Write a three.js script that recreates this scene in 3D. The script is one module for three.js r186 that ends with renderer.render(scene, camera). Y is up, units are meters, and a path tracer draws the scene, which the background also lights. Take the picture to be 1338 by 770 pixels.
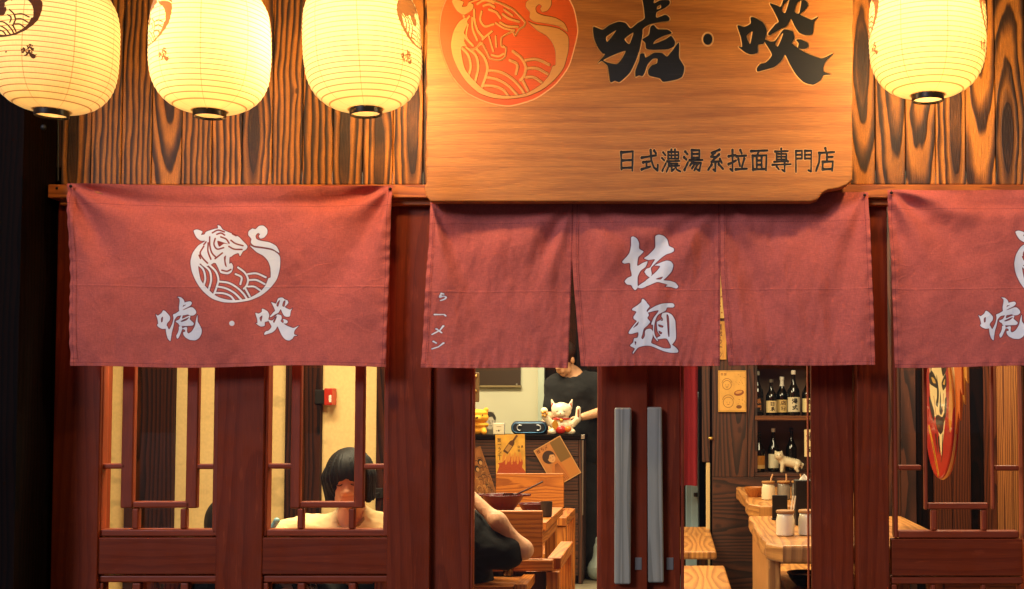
import * as THREE from 'three';
import { RoundedBoxGeometry } from 'three/addons/geometries/RoundedBoxGeometry.js';
import { mergeGeometries, mergeVertices } from 'three/addons/utils/BufferGeometryUtils.js';
import { MarchingCubes } from 'three/addons/objects/MarchingCubes.js';
import { RectAreaLightUniformsLib } from 'three/addons/lights/RectAreaLightUniformsLib.js';

// ------------------------------------------------------------------ camera
const PW = 1338, PH = 770, FOCAL = 1600, CX = 880, CY = 460, PITCH = THREE.MathUtils.degToRad(2.5);
const EYE = new THREE.Vector3(0.603, 1.3, 4.57);
const scene = new THREE.Scene();
const camera = new THREE.PerspectiveCamera(2 * Math.atan(PH / 2 / FOCAL) * 180 / Math.PI, PW / PH, 0.05, 300);
camera.position.copy(EYE);
camera.rotation.x = PITCH;
camera.setViewOffset(PW, PH, PW / 2 - CX, PH / 2 - CY, PW, PH);   // a shifted lens: the facade stays square on

// ------------------------------------------------------------------ night sky, street light, exposure
const skyData = new Float32Array(64 * 32 * 4);
for (let i = 0; i < 64 * 32; i++) skyData.set([0.075, 0.072, 0.095, 1], i * 4);
const sky = new THREE.DataTexture(skyData, 64, 32, THREE.RGBAFormat, THREE.FloatType);
sky.mapping = THREE.EquirectangularReflectionMapping;
sky.needsUpdate = true;
scene.background = sky;
scene.environment = sky;
const sun = new THREE.DirectionalLight(new THREE.Color(0.9, 0.88, 1.06), 1.5);
sun.position.set(-6.5, 7.5, 11);
sun.target.position.set(0, 1.6, 0);
sun.shadow.radius = 32;
sun.castShadow = true;
sun.shadow.mapSize.set(2048, 2048);
Object.assign(sun.shadow.camera, { left: -5, right: 5, top: 5, bottom: -5, near: 0.5, far: 40 });
scene.add(sun, sun.target);
RectAreaLightUniformsLib.init();
const EXPOSURE = 1.0;

// ------------------------------------------------------------------ helpers
let seed = 12345;
const rnd = () => { seed = (seed * 1664525 + 1013904223) >>> 0; return seed / 4294967296; };
const rr = (a, b) => a + (b - a) * rnd();
const hash = (x, y, s) => { let h = (x * 374761393 + y * 668265263 + s * 1274126177) | 0; h = Math.imul(h ^ (h >>> 13), 1274126177); return ((h ^ (h >>> 16)) >>> 0) / 4294967296; };
const sm = (a, b, x) => { const t = Math.min(1, Math.max(0, (x - a) / (b - a))); return t * t * (3 - 2 * t); };
function noise(x, y, s = 0) {
  const xi = Math.floor(x), yi = Math.floor(y), fx = x - xi, fy = y - yi, u = fx * fx * (3 - 2 * fx), v = fy * fy * (3 - 2 * fy);
  return (hash(xi, yi, s) * (1 - u) + hash(xi + 1, yi, s) * u) * (1 - v) + (hash(xi, yi + 1, s) * (1 - u) + hash(xi + 1, yi + 1, s) * u) * v;
}
const fbm = (x, y, s = 0, n = 4) => { let a = 0, w = 0.5, t = 0; for (let i = 0; i < n; i++) { a += w * noise(x, y, s + i * 17); t += w; x *= 2.03; y *= 2.03; w *= 0.5; } return a / t; };
const V = (x, y, z) => new THREE.Vector3(x, y, z);
const cp = Math.cos(PITCH), sp = Math.sin(PITCH);
// the point of the plane z that a pixel of the 1338 x 770 photograph shows (used to read sizes off the picture)
function P(px, py, z) {
  const a = (px - CX) / FOCAL, b = -(py - CY) / FOCAL, dy = b * cp + sp, dz = b * sp - cp, t = (z - EYE.z) / dz;
  return V(EYE.x + a * t, EYE.y + dy * t, z);
}
const names = {};
function numbered(n) { const k = names[n] = (names[n] ?? -1) + 1; return k ? n + '_' + String(k).padStart(3, '0') : n; }
function shade(o) { o.castShadow = true; o.receiveShadow = true; return o; }
function thing(name, label, category, pos = [0, 0, 0], group) {
  const o = new THREE.Group(); o.name = numbered(name); o.position.set(...(pos.isVector3 ? pos.toArray() : pos));
  o.userData = { label, category }; if (group) o.userData.group = group;
  scene.add(o); return o;
}
// a part given in world coordinates: moved into its thing's own axes (things that use it are not turned)
function part(name, geo, mat, parent) {
  const m = shade(new THREE.Mesh(geo, mat)); m.name = name;
  let p = parent, off = V(0, 0, 0);
  while (p && p !== scene) { off.add(p.position); p = p.parent; }
  if (off.lengthSq()) geo.translate(-off.x, -off.y, -off.z);
  parent.add(m); return m;
}
function local(name, geo, mat, parent) { const m = shade(new THREE.Mesh(geo, mat)); m.name = name; parent.add(m); return m; }
function struct(name, geo, mat) { const m = shade(new THREE.Mesh(geo, mat)); m.name = numbered(name); m.userData.kind = 'structure'; scene.add(m); return m; }
// uv in metres; the grain (v) runs along the given axis
function woodUV(g, axis = 'y') {
  const p = g.attributes.position, n = g.attributes.normal, uv = new Float32Array(p.count * 2), ou = rnd() * 5, ov = rnd() * 5;
  const ax = 'xyz'.indexOf(axis), o1 = (ax + 1) % 3, o2 = (ax + 2) % 3;
  const get = (a, i, k) => (k === 0 ? a.getX(i) : k === 1 ? a.getY(i) : a.getZ(i));
  for (let i = 0; i < p.count; i++) {
    const na = Math.abs(get(n, i, ax)), n1 = Math.abs(get(n, i, o1)), n2 = Math.abs(get(n, i, o2));
    let u, v;
    if (na > n1 && na > n2) { u = get(p, i, o1); v = get(p, i, o2) * 0.3; } else { u = n1 < n2 ? get(p, i, o1) : get(p, i, o2); v = get(p, i, ax); }
    uv[i * 2] = u + ou; uv[i * 2 + 1] = v + ov;
  }
  g.setAttribute('uv', new THREE.BufferAttribute(uv, 2)); return g;
}
function box(w, h, d, r = 0.003, axis = 'y', seg = 1) { return woodUV(new RoundedBoxGeometry(w, h, d, seg, Math.min(r, w / 2.01, h / 2.01, d / 2.01)), axis); }
// a box whose front face, at depth zf, covers a rectangle of the photograph
function pbox(x0, y0, x1, y1, zf, depth, r = 0.003, axis = 'y', seg = 1) {
  const a = P(x0, y0, zf), b = P(x1, y1, zf);
  return box(Math.abs(b.x - a.x), Math.abs(a.y - b.y), depth, r, axis, seg).translate((a.x + b.x) / 2, (a.y + b.y) / 2, zf - depth / 2);
}
function wbox(x0, x1, y0, y1, z0, z1, r = 0.003, axis = 'y') {
  return box(x1 - x0, y1 - y0, z1 - z0, r, axis).translate((x0 + x1) / 2, (y0 + y1) / 2, (z0 + z1) / 2);
}
function lathe(pts, seg = 32) { return new THREE.LatheGeometry(pts.map(([x, y]) => new THREE.Vector2(x, y)), seg); }
function tube(pts, r, seg = 24, rad = 8) { return new THREE.TubeGeometry(new THREE.CatmullRomCurve3(pts.map((p) => (p.isVector3 ? p : V(...p)))), seg, r, rad); }

// ------------------------------------------------------------------ drawing on canvases
function canvas(w, h, fill) { const c = document.createElement('canvas'); c.width = w; c.height = h; const g = c.getContext('2d'); if (fill) { g.fillStyle = fill; g.fillRect(0, 0, w, h); } return [c, g]; }
function ctex(c, srgb = true) { const t = new THREE.CanvasTexture(c); if (srgb) t.colorSpace = THREE.SRGBColorSpace; t.magFilter = THREE.LinearFilter; return t; }
function pixTex(w, h, fn, srgb = true) {
  const d = new Uint8Array(w * h * 4);
  for (let y = 0; y < h; y++) for (let x = 0; x < w; x++) { const c = fn(x / w, y / h, x, y), i = (y * w + x) * 4; d[i] = c[0]; d[i + 1] = c[1]; d[i + 2] = c[2]; d[i + 3] = 255; }
  const t = new THREE.DataTexture(d, w, h, THREE.RGBAFormat, THREE.UnsignedByteType);
  if (srgb) t.colorSpace = THREE.SRGBColorSpace;
  t.magFilter = THREE.LinearFilter; t.needsUpdate = true; return t;
}
function paintPixels(g, w, h, fn) { const im = g.createImageData(w, h); for (let y = 0; y < h; y++) for (let x = 0; x < w; x++) { const c = fn(x / w, y / h, x, y), i = (y * w + x) * 4; im.data[i] = c[0]; im.data[i + 1] = c[1]; im.data[i + 2] = c[2]; im.data[i + 3] = 255; } g.putImageData(im, 0, 0); }
const nums = (s) => s.trim().split(/\s+/).map((p) => p.split(',').map(Number));
function closed(g, pts, k = 0.75) {
  const n = pts.length, at = (i) => pts[(i + n) % n];
  g.moveTo(...pts[0]);
  for (let i = 0; i < n; i++) {
    const a = at(i - 1), b = at(i), c = at(i + 1), d = at(i + 2);
    g.bezierCurveTo(b[0] + (c[0] - a[0]) / 6 * k, b[1] + (c[1] - a[1]) / 6 * k, c[0] - (d[0] - b[0]) / 6 * k, c[1] - (d[1] - b[1]) / 6 * k, c[0], c[1]);
  }
  g.closePath();
}
// pieces: "outer|hole|hole"
function drawPieces(g, pieces, T, stroke) {
  for (const s of pieces) {
    g.beginPath();
    for (const part of s.split('|')) closed(g, nums(part).map(T));
    if (stroke) g.stroke(); else g.fill('evenodd');
  }
}
function curve(pts, n = 14) {
  if (pts.length < 3) { const [a, b] = pts; return Array.from({ length: n + 1 }, (_, i) => [a[0] + (b[0] - a[0]) * i / n, a[1] + (b[1] - a[1]) * i / n]); }
  const c = new THREE.CatmullRomCurve3(pts.map((p) => V(p[0], p[1], 0)), false, 'centripetal');
  return c.getPoints(n * (pts.length - 1)).map((p) => [p.x, p.y]);
}
// brush strokes that swell and taper; sharp corners where a stroke turns
function brush(g, s, w, T, taper = 0.45, corners = true) {
  const pts = nums(s).map(T), out = [];
  if (corners) for (let i = 0; i + 1 < pts.length; i++) out.push(...curve([pts[i], pts[i + 1]], 14)); else out.push(...curve(pts));
  out.forEach(([x, y], i) => { const t = i / (out.length - 1), r = w / 2 * (1 - taper * Math.sin(Math.PI * Math.min(1, t * 1.1)) * 0.6 - taper * sm(0.7, 1, t) * 0.6); g.beginPath(); g.arc(x, y, Math.max(0.3, r), 0, 7); g.fill(); });
}
function line(g, s, w, T) { const pts = curve(nums(s).map(T)); g.lineWidth = w; g.lineCap = 'round'; g.lineJoin = 'round'; g.beginPath(); pts.forEach((p, i) => (i ? g.lineTo(...p) : g.moveTo(...p))); g.stroke(); }
// ------------------------------------------------------------------ the writing, drawn stroke by stroke
const HU = [   // the first character of the shop's name, as it is carved on the board
  '110,240 190,265 250,225 330,195 390,205 425,245 445,250 500,205 550,175 560,150 550,60 530,-75 560,-110 620,-95 645,-30 640,30 700,5 770,5 778,35 740,70 665,110 665,160 740,135 775,160 770,185 700,195 610,215 545,255 540,310 515,440 480,540 430,640 345,720 300,712 260,720 240,600 230,575 185,538 155,553 212,482 190,470 150,420 118,340|225,325 310,270 235,370|385,345 460,290 425,390|200,530 390,450 320,565|670,60 700,45 700,75 668,85',
  '540,350 595,310 610,240 640,225 675,260 760,265 795,295 720,320 650,360 640,390 740,350 790,320 825,370 815,410 760,435 640,440 575,430 565,380',
  '520,480 555,475 570,510 640,470 710,470 755,500 800,450 858,380 862,510 905,590 890,670 840,700 725,720 690,690 600,665 590,620 620,580 665,560 670,520 630,520 585,570 560,640 540,670 510,665 480,675 480,620 510,540'];
const HU2 = [   // the same character as it is printed on the cloth
  '375,68 425,72 465,105 478,145 440,230 450,270 400,285 390,220 405,130 402,92', '470,150 560,130 588,155 560,195 480,235 435,255 445,215 500,180 465,185',
  '295,320 340,300 400,265 470,250 560,215 600,220 640,260 645,300 610,330 560,335 520,320 470,330 400,335 360,345 330,375 315,400 300,480 275,560 260,640 248,700 210,660 190,580 185,500 205,480 235,530 280,450 300,370',
  '45,320 75,335 125,300 150,260 180,270 220,310 250,350 245,400 205,450 190,520 130,525 80,500 60,470 75,450 65,380|120,375 145,355 140,420 120,430',
  '335,410 390,385 425,330 450,320 440,375 540,335 560,350 550,385 605,440 595,470 560,480 400,480 375,450 345,430|415,412 500,372 540,358 500,398 430,422',
  '380,490 420,480 430,520 410,570 370,650 345,660 335,620 360,575 375,530',
  '425,520 480,495 505,505 500,560 520,585 570,555 620,480 640,400 665,325 668,420 690,460 720,530 715,590 680,650 620,685 540,680 480,650 445,610 440,570 470,560 465,535'];
const DAN = [   // the second character
  '100,230 160,240 215,210 215,160 240,155 320,200 355,270 340,350 330,385 280,400 275,465 215,480 165,460 110,415 140,415 130,330|180,320 230,280 210,390',
  '385,35 440,50 480,60 520,-30 600,-45 650,-10 700,10 718,50 690,90 650,130 740,175 770,170 800,155 770,200 755,300 700,312 640,290 600,230 568,170 530,230 470,260 385,310 370,295 430,220 460,190 415,90|500,50 555,0 520,115 490,100|620,30 660,10 640,120 600,105',
  '330,355 390,370 430,360 480,290 510,262 580,280 595,340 575,385 620,420 700,470 820,515 870,505 935,475 860,560 850,630 910,655 850,665 820,710 760,745 690,730 640,690 600,640 560,570 515,485 480,540 420,590 340,615 275,630 270,600 300,565 350,550 400,480|430,390 470,310 500,300 455,410',
  '615,355 650,350 710,380 718,410 690,432 630,428 635,385'];
const LA = [
  '205,120 230,108 270,130 295,180 298,240 345,270 310,310 285,340 275,430 330,400 390,380 370,440 310,490 275,560 270,640 270,680 240,712 215,690 195,655 150,645 125,610 160,570 205,545 195,470 190,405 130,412 108,390 160,330 190,280 205,200',
  '475,110 510,88 570,100 610,140 630,210 680,240 683,275 650,295 600,310 540,350 470,415 430,460 440,530 415,565 370,530 350,500 380,465 420,450 450,400 470,360 400,365 350,345 390,315 450,260 475,220',
  '470,430 520,405 600,380 650,390 678,430 660,500 600,570 570,600 640,605 700,625 730,665 710,688 650,675 590,670 610,650 540,630 490,625 400,660 320,690 275,685 280,660 370,600 440,545 500,490 530,440|485,585 560,562 540,590 500,592'];
const MIAN = [
  '310,90 330,85 390,150 400,175 360,220 380,240 390,270 370,300 400,340 380,370 320,420 300,480 285,520 300,535 325,500 330,450 350,425 400,420 425,450 420,510 400,575 450,600 540,635 620,635 625,600 640,595 690,630 712,660 700,682 620,685 530,665 400,615 320,610 240,630 180,695 175,680 200,640 155,615 150,600 185,570 200,525 240,515 250,460 180,475 140,470 150,440 210,370 240,335 210,310 205,285 240,230 195,210 200,190 250,160 300,120|195,410 260,340 250,375|205,560 222,565 210,600',
  '375,240 400,205 480,160 560,135 660,130 683,155 665,178 600,180 580,215 500,260 470,300 450,360 440,440 450,500 480,545 470,555 440,520 425,480 430,380 410,370 440,300 500,215',
  '545,245 600,235 650,260 685,320 690,400 690,520 660,575 625,600 580,530 480,535 475,515 510,495 480,450 475,350 500,330 545,310 530,280|590,265 615,290 615,490 600,490|512,322 546,310 540,330|490,370 545,385 540,405 500,395|490,440 530,460 520,480 500,470'];
const SMALL = {   // brush characters on a 100 x 100 square, one stroke per entry
  ri: '20,16 22,90;20,18 80,13 77,95;24,52 74,50;22,84 76,82', shi: '12,38 86,28;20,58 54,54;37,56 37,80;12,88 56,76;58,6 62,50 75,80 93,92 95,68;76,8 86,20',
  nong: '10,14 22,26;4,38 16,48;6,92 24,60;35,12 35,40;35,12 88,12 88,40;35,40 88,40;52,2 52,40;70,2 70,40;35,26 88,26;30,52 94,50;39,52 37,75 27,96;44,62 84,62;38,73 92,70;53,72 53,94 66,84;70,72 80,88 98,95',
  tang: '10,14 22,26;4,38 16,48;6,92 24,60;43,8 43,40;43,8 82,8 82,40;43,24 82,24;43,40 82,40;32,51 98,50;52,50 34,74;46,63 90,63 82,95 70,90;62,64 44,86;76,64 56,94',
  xi: '72,4 30,18;50,14 28,34 58,36;70,24 30,56 74,54;74,44 84,60;51,58 51,95 40,88;32,68 14,90;68,66 90,86', la: '6,30 42,25;26,4 26,92 14,84;6,64 44,48;66,4 73,18;46,30 96,27;56,42 64,72;86,40 74,76;42,86 99,83',
  mian: '8,12 92,9;47,12 40,30;16,32 18,94;16,32 87,30 84,94;37,34 37,88;62,34 62,88;38,52 60,52;38,70 60,70;18,90 84,88', zhuan: '18,12 84,10;50,0 50,54;26,22 26,46;26,22 76,22 76,46;26,34 76,34;26,46 76,46;14,56 86,53;74,44 84,56;4,69 98,66;67,57 67,97 54,90;26,76 38,88',
  men: '12,8 12,97;12,8 43,7 43,40;14,24 42,24;14,40 42,40;58,7 58,40;58,7 91,7 89,95 75,90;58,24 88,24;58,40 88,40', dian: '50,0 54,14;18,20 95,16;21,20 18,60 2,96;58,22 58,56;58,38 88,36;36,58 36,92;36,58 88,56 84,95;36,90 84,88',
  ra: '40,4 62,12;34,26 28,52 60,40 82,50 76,72 34,98', bar: '6,42 80,40 92,56', me: '82,4 60,50 4,94;34,36 74,76', n: '22,14 44,32;96,30 60,70 14,92' };
function small(g, key, x, y, size, w, corners = true) { for (const s of SMALL[key].split(';')) brush(g, s, w, ([a, b]) => [x + a / 100 * size, y + b / 100 * size], 0.5, corners); }

// the round emblem, ink = the painted parts, gap = what shows between them
const EMBLEM_FILL = [
  '50,90 80,80 130,100 120,130 150,125 165,100 240,75 270,70 266,42 292,50 320,85 400,120 460,150 500,190 540,235 530,265 500,285 475,328 460,300 420,315 400,332 385,340 385,395 400,388 418,420 405,470 370,492 310,480 290,440 250,372 220,405 190,418 150,400 115,410 140,540 190,610 250,670 300,700 380,722 470,725 560,705 650,650 700,590 725,530 745,518 742,430 720,370 680,325 620,290 560,230 610,250 700,263 770,280 815,312 832,345 830,430 800,540 740,620 660,685 560,730 450,748 340,745 240,712 160,645 100,560 60,470 45,385 60,300 100,230 160,188 120,185 85,160 62,125',
  '570,205 572,170 545,135 548,100 580,75 610,80 640,52 680,50 712,80 715,120 690,158 655,168 640,145 650,128 632,118 612,140 620,170 660,188 740,205 800,240 826,300 760,262 680,245 600,232'];
const EMBLEM_GAP = ['200,150 205,230 230,300 262,335', '188,205 192,280 222,355', '150,235 125,300 150,345 195,392', '118,320 132,350', '250,165 242,220 272,262 330,250', '222,112 270,88 330,104', '262,126 300,115 334,134', '300,150 350,172 376,208', '392,182 430,210 500,232', '375,238 420,262 492,266', '320,298 275,335 258,350', '402,122 436,140', '320,455 365,464 398,448', '168,196 150,220'];
const EMBLEM_LINES = ['110,400 160,450 180,530 165,600', '150,400 215,460 230,540 210,632', '215,410 270,470 292,540 280,600 256,668', '300,558 380,570 450,610 510,670 540,716', '290,604 360,620 430,660 492,722', '272,660 340,665 400,690 432,728', '460,430 520,480 547,540 532,600 512,622', '440,490 490,520 482,582', '545,490 620,485 702,520', '552,545 620,545 692,582', '548,604 600,605 652,638', '525,622 562,692', '215,402 250,380 290,400 302,450'];
function emblem(g, T, k, ink, gap) {
  g.fillStyle = ink; drawPieces(g, EMBLEM_FILL, T);
  if (gap) { g.strokeStyle = gap; for (const s of EMBLEM_GAP) line(g, s, 13 * k, T); g.fillStyle = gap; g.beginPath(); closed(g, nums('335,340 352,322 350,370 362,425 345,408').map(T)); g.fill(); g.beginPath(); closed(g, nums('272,188 320,200 368,216 330,214 290,240').map(T)); g.fill(); }
  g.strokeStyle = ink; for (const s of EMBLEM_LINES) line(g, s, 18 * k, T);
}
// ------------------------------------------------------------------ materials
const mirror = (t, ru, rv) => { t.wrapS = t.wrapT = THREE.MirroredRepeatWrapping; t.repeat.set(ru, rv); return t; };
// sawn softwood, u across the board, v along it; colours are sRGB triples
function grainTex(w, h, light, dark, freq, s, contrast = 1, pores = 14, wear = 0) {
  return pixTex(w, h, (u, v) => {
    const warp = (fbm(u * 2, v * 0.8, s) - 0.5) * 0.34 + (fbm(u * 7, v * 1.6, s + 5) - 0.5) * 0.04;
    const r = Math.hypot((u - 0.42) * 1.6 + warp * 0.5, 0.3 + 0.22 * v + warp), p = (r * freq) % 1;
    const late = sm(0.3, 0.92, p) * (1 - sm(0.93, 1, p));
    const fib = noise(u * w * 0.9, v * h * 0.035, s + 9) - 0.5, patch = fbm(u * 2.2, v * 1.1, s + 31) - 0.5;
    const nick = wear * sm(0.72, 0.8, fbm(u * 26, v * 9, s + 61, 3)) * noise(u * 90, v * 60, s + 66), kn = wear * (1 - sm(0.02, 0.09, Math.hypot((((u * 1 + hash(Math.floor(v * 2), s, 4)) % 1) - 0.5) * 1.3, ((v * 2) % 1) - 0.5)));
    const k = Math.min(1.6, Math.max(-0.6, late * contrast + fib * 0.22 + patch * 0.35 + kn * 1.1 - nick * 0.9)), b = 1 + fib * 0.012 * pores + patch * 0.16;
    return light.map((c, i) => Math.min(255, Math.max(0, (c + (dark[i] - c) * k) * b)));
  });
}
const std = (o) => new THREE.MeshStandardMaterial(o);
const phy = (o) => new THREE.MeshPhysicalMaterial(o);
const tRed = mirror(grainTex(384, 768, [120, 47, 21], [92, 31, 13], 9, 3, 0.45, 16, 1), 2.6, 0.9);
const tRed2 = mirror(grainTex(384, 768, [138, 58, 30], [108, 41, 19], 6, 71, 0.45, 16, 0.7), 2.2, 0.9);
const tOak = mirror(grainTex(384, 768, [200, 138, 66], [142, 84, 34], 9, 11, 0.8, 16, 0.5), 5.2, 1.6);
const tSlab = mirror(grainTex(512, 512, [190, 130, 66], [118, 70, 32], 7, 23, 0.55, 22, 0.6), 4.2, 1.7);
const tDark = mirror(grainTex(384, 768, [84, 46, 29], [36, 18, 12], 9, 37, 1, 18, 0.5), 3.4, 1.3);
const tGrey = mirror(grainTex(256, 1024, [158, 157, 142], [124, 123, 110], 4, 53, 0.8, 8), 9, 1.5);
const tOrange = mirror(grainTex(384, 768, [188, 122, 62], [104, 56, 26], 17, 61, 1), 3.5, 0.7);
const roughMap = mirror(pixTex(256, 256, (u, v) => { const q = 120 + 120 * fbm(u * 6, v * 6, 81) + 24 * (noise(u * 120, v * 120, 4) - 0.5); return [q, q, q]; }, false), 3, 3);
const M = {
  red: phy({ specularIntensity: 0.4, map: tRed, bumpMap: tRed, bumpScale: 0.0007, roughness: 0.62, roughnessMap: roughMap }),
  red2: phy({ specularIntensity: 0.6, map: tRed2, bumpMap: tRed2, bumpScale: 0.0007, roughness: 0.62, roughnessMap: roughMap }),
  rail: std({ map: tOak, color: 0xf0c08c, bumpMap: tOak, bumpScale: 0.0006, roughness: 0.6 }),
  oak: std({ map: tOak, color: 0xf6d6a4, bumpMap: tOak, bumpScale: 0.0005, roughness: 0.5 }),
  slab: std({ map: tSlab, bumpMap: tSlab, bumpScale: 0.0008, roughness: 0.42 }),
  dark: std({ map: tDark, bumpMap: tDark, bumpScale: 0.001, roughness: 0.6 }),
  black: phy({ specularIntensity: 0.2, map: tDark, color: 0x4a4038, bumpMap: tDark, bumpScale: 0.003, roughness: 0.75 }),
  grey: std({ map: tGrey, bumpMap: tGrey, bumpScale: 0.0006, roughness: 0.4, metalness: 0.15 }),
  orange: std({ map: tOrange, bumpMap: tOrange, bumpScale: 0.0012, roughness: 0.55 }),
  glass: phy({ color: 0xf6faf6, transmission: 1, roughness: 0, thickness: 0, ior: 1.5 }),
  metal: std({ color: 0xb8b4ac, metalness: 1, roughness: 0.35 }),
  aged: phy({ map: tDark, color: 0xb09878, specularIntensity: 0.3, bumpMap: tDark, bumpScale: 0.003, roughness: 0.8 }),
  brass: std({ color: 0xc8a25a, metalness: 1, roughness: 0.35 }),
  iron: std({ color: 0x16120f, roughness: 0.5, metalness: 0.3 }),
  lacquer: phy({ color: 0x4a070f, roughness: 0.5, specularIntensity: 0.4, clearcoat: 0.25, clearcoatRoughness: 0.12 }),
  skin: std({ color: 0xd9a47c, roughness: 0.55 }),
  hair: phy({ color: 0x090605, roughness: 0.6, specularIntensity: 0.5 }),
  blackCloth: std({ color: 0x08080b, roughness: 0.95 }),
  white: std({ color: 0xd9d2c4, roughness: 0.5 }),
  ceramic: phy({ color: 0xe6d8b4, roughness: 0.35, clearcoat: 0.4, clearcoatRoughness: 0.2 }),
  bottle: phy({ color: 0x0c0f0c, roughness: 0.08, clearcoat: 0.6, clearcoatRoughness: 0.05 }),
};
// plaster with faint stains
const tPlaster = mirror(pixTex(512, 512, (u, v) => { const q = 0.93 + 0.11 * (fbm(u * 4, v * 3, 90) - 0.5) + 0.05 * (noise(u * 200, v * 160, 8) - 0.5) - 0.1 * sm(0.66, 0.8, fbm(u * 9, v * 14, 15)); return [238 * q, 205 * q, 140 * q]; }), 0.6, 0.6);
M.plaster = std({ map: tPlaster, roughness: 0.9 });
const tPale = mirror(pixTex(256, 256, (u, v) => { const q = 0.96 + 0.1 * (fbm(u * 4, v * 3, 190) - 0.5); return [226 * q, 224 * q, 196 * q]; }), 0.6, 0.6);
M.pale = std({ map: tPale, roughness: 0.85 });
const tStone = mirror(pixTex(512, 512, (u, v) => { const q = 0.75 + 0.5 * fbm(u * 9, v * 9, 44) + 0.2 * (noise(u * 260, v * 260, 3) - 0.5); return [70 * q, 68 * q, 66 * q]; }), 0.5, 0.5);
M.stone = std({ map: tStone, bumpMap: tStone, bumpScale: 0.002, roughness: 0.8 });
const tFloor = mirror(pixTex(512, 512, (u, v) => { const q = 0.85 + 0.3 * fbm(u * 7, v * 7, 64); return [150 * q, 138 * q, 116 * q]; }), 0.6, 0.6);
M.floor = std({ map: tFloor, roughness: 0.35 });

// ------------------------------------------------------------------ the ground and the shell of the building
function sheet(x0, x1, z0, z1, y) { const g = new THREE.PlaneGeometry(x1 - x0, z1 - z0).rotateX(-Math.PI / 2).translate((x0 + x1) / 2, y, (z0 + z1) / 2); return woodUV(g, 'x'); }
struct('pavement', sheet(-60, 60, 0.32, 60, -0.15), M.stone);
struct('doorstep', wbox(-3.4, 3.4, -0.3, 0.0, -0.1, 0.36, 0.01, 'x'), M.stone);
const FLOOR = 0;
struct('floor', wbox(-3.4, 3.4, -0.12, FLOOR, -6.0, -0.102, 0.002, 'z'), M.floor);
struct('ceiling', wbox(-3.4, 3.4, 2.62, 2.74, -6.0, -0.12, 0.002, 'z'), M.plaster);
struct('wall_left', wbox(-3.4, -3.2, 0.002, 2.618, -6.0, -0.12), M.plaster);
struct('wall_right', wbox(3.2, 3.4, 0.002, 2.618, -6.0, -0.12), M.dark);
struct('wall_back', wbox(-3.198, 3.198, 0.002, 2.618, -5.99, -5.7), M.pale);
// the wall above the windows and doors, clad with scorched boards
struct('wall_front', wbox(-3.4, 3.4, 2.2, 4.2, -0.12, -0.022), M.dark);
struct('roof', wbox(-3.5, 3.5, 4.2, 4.3, -6.0, 0.3), M.dark);
struct('eave', wbox(-3.4, 3.4, 3.02, 3.1, 0.006, 1.15, 0.004, 'x'), M.dark);
// ends of the front, outside the picture
struct('wall_end', wbox(-3.4, -1.73, 0.0, 2.198, -0.12, -0.02), M.black);
struct('wall_end', wbox(2.55, 3.4, 0.0, 2.198, -0.12, -0.02), M.dark);

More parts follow.
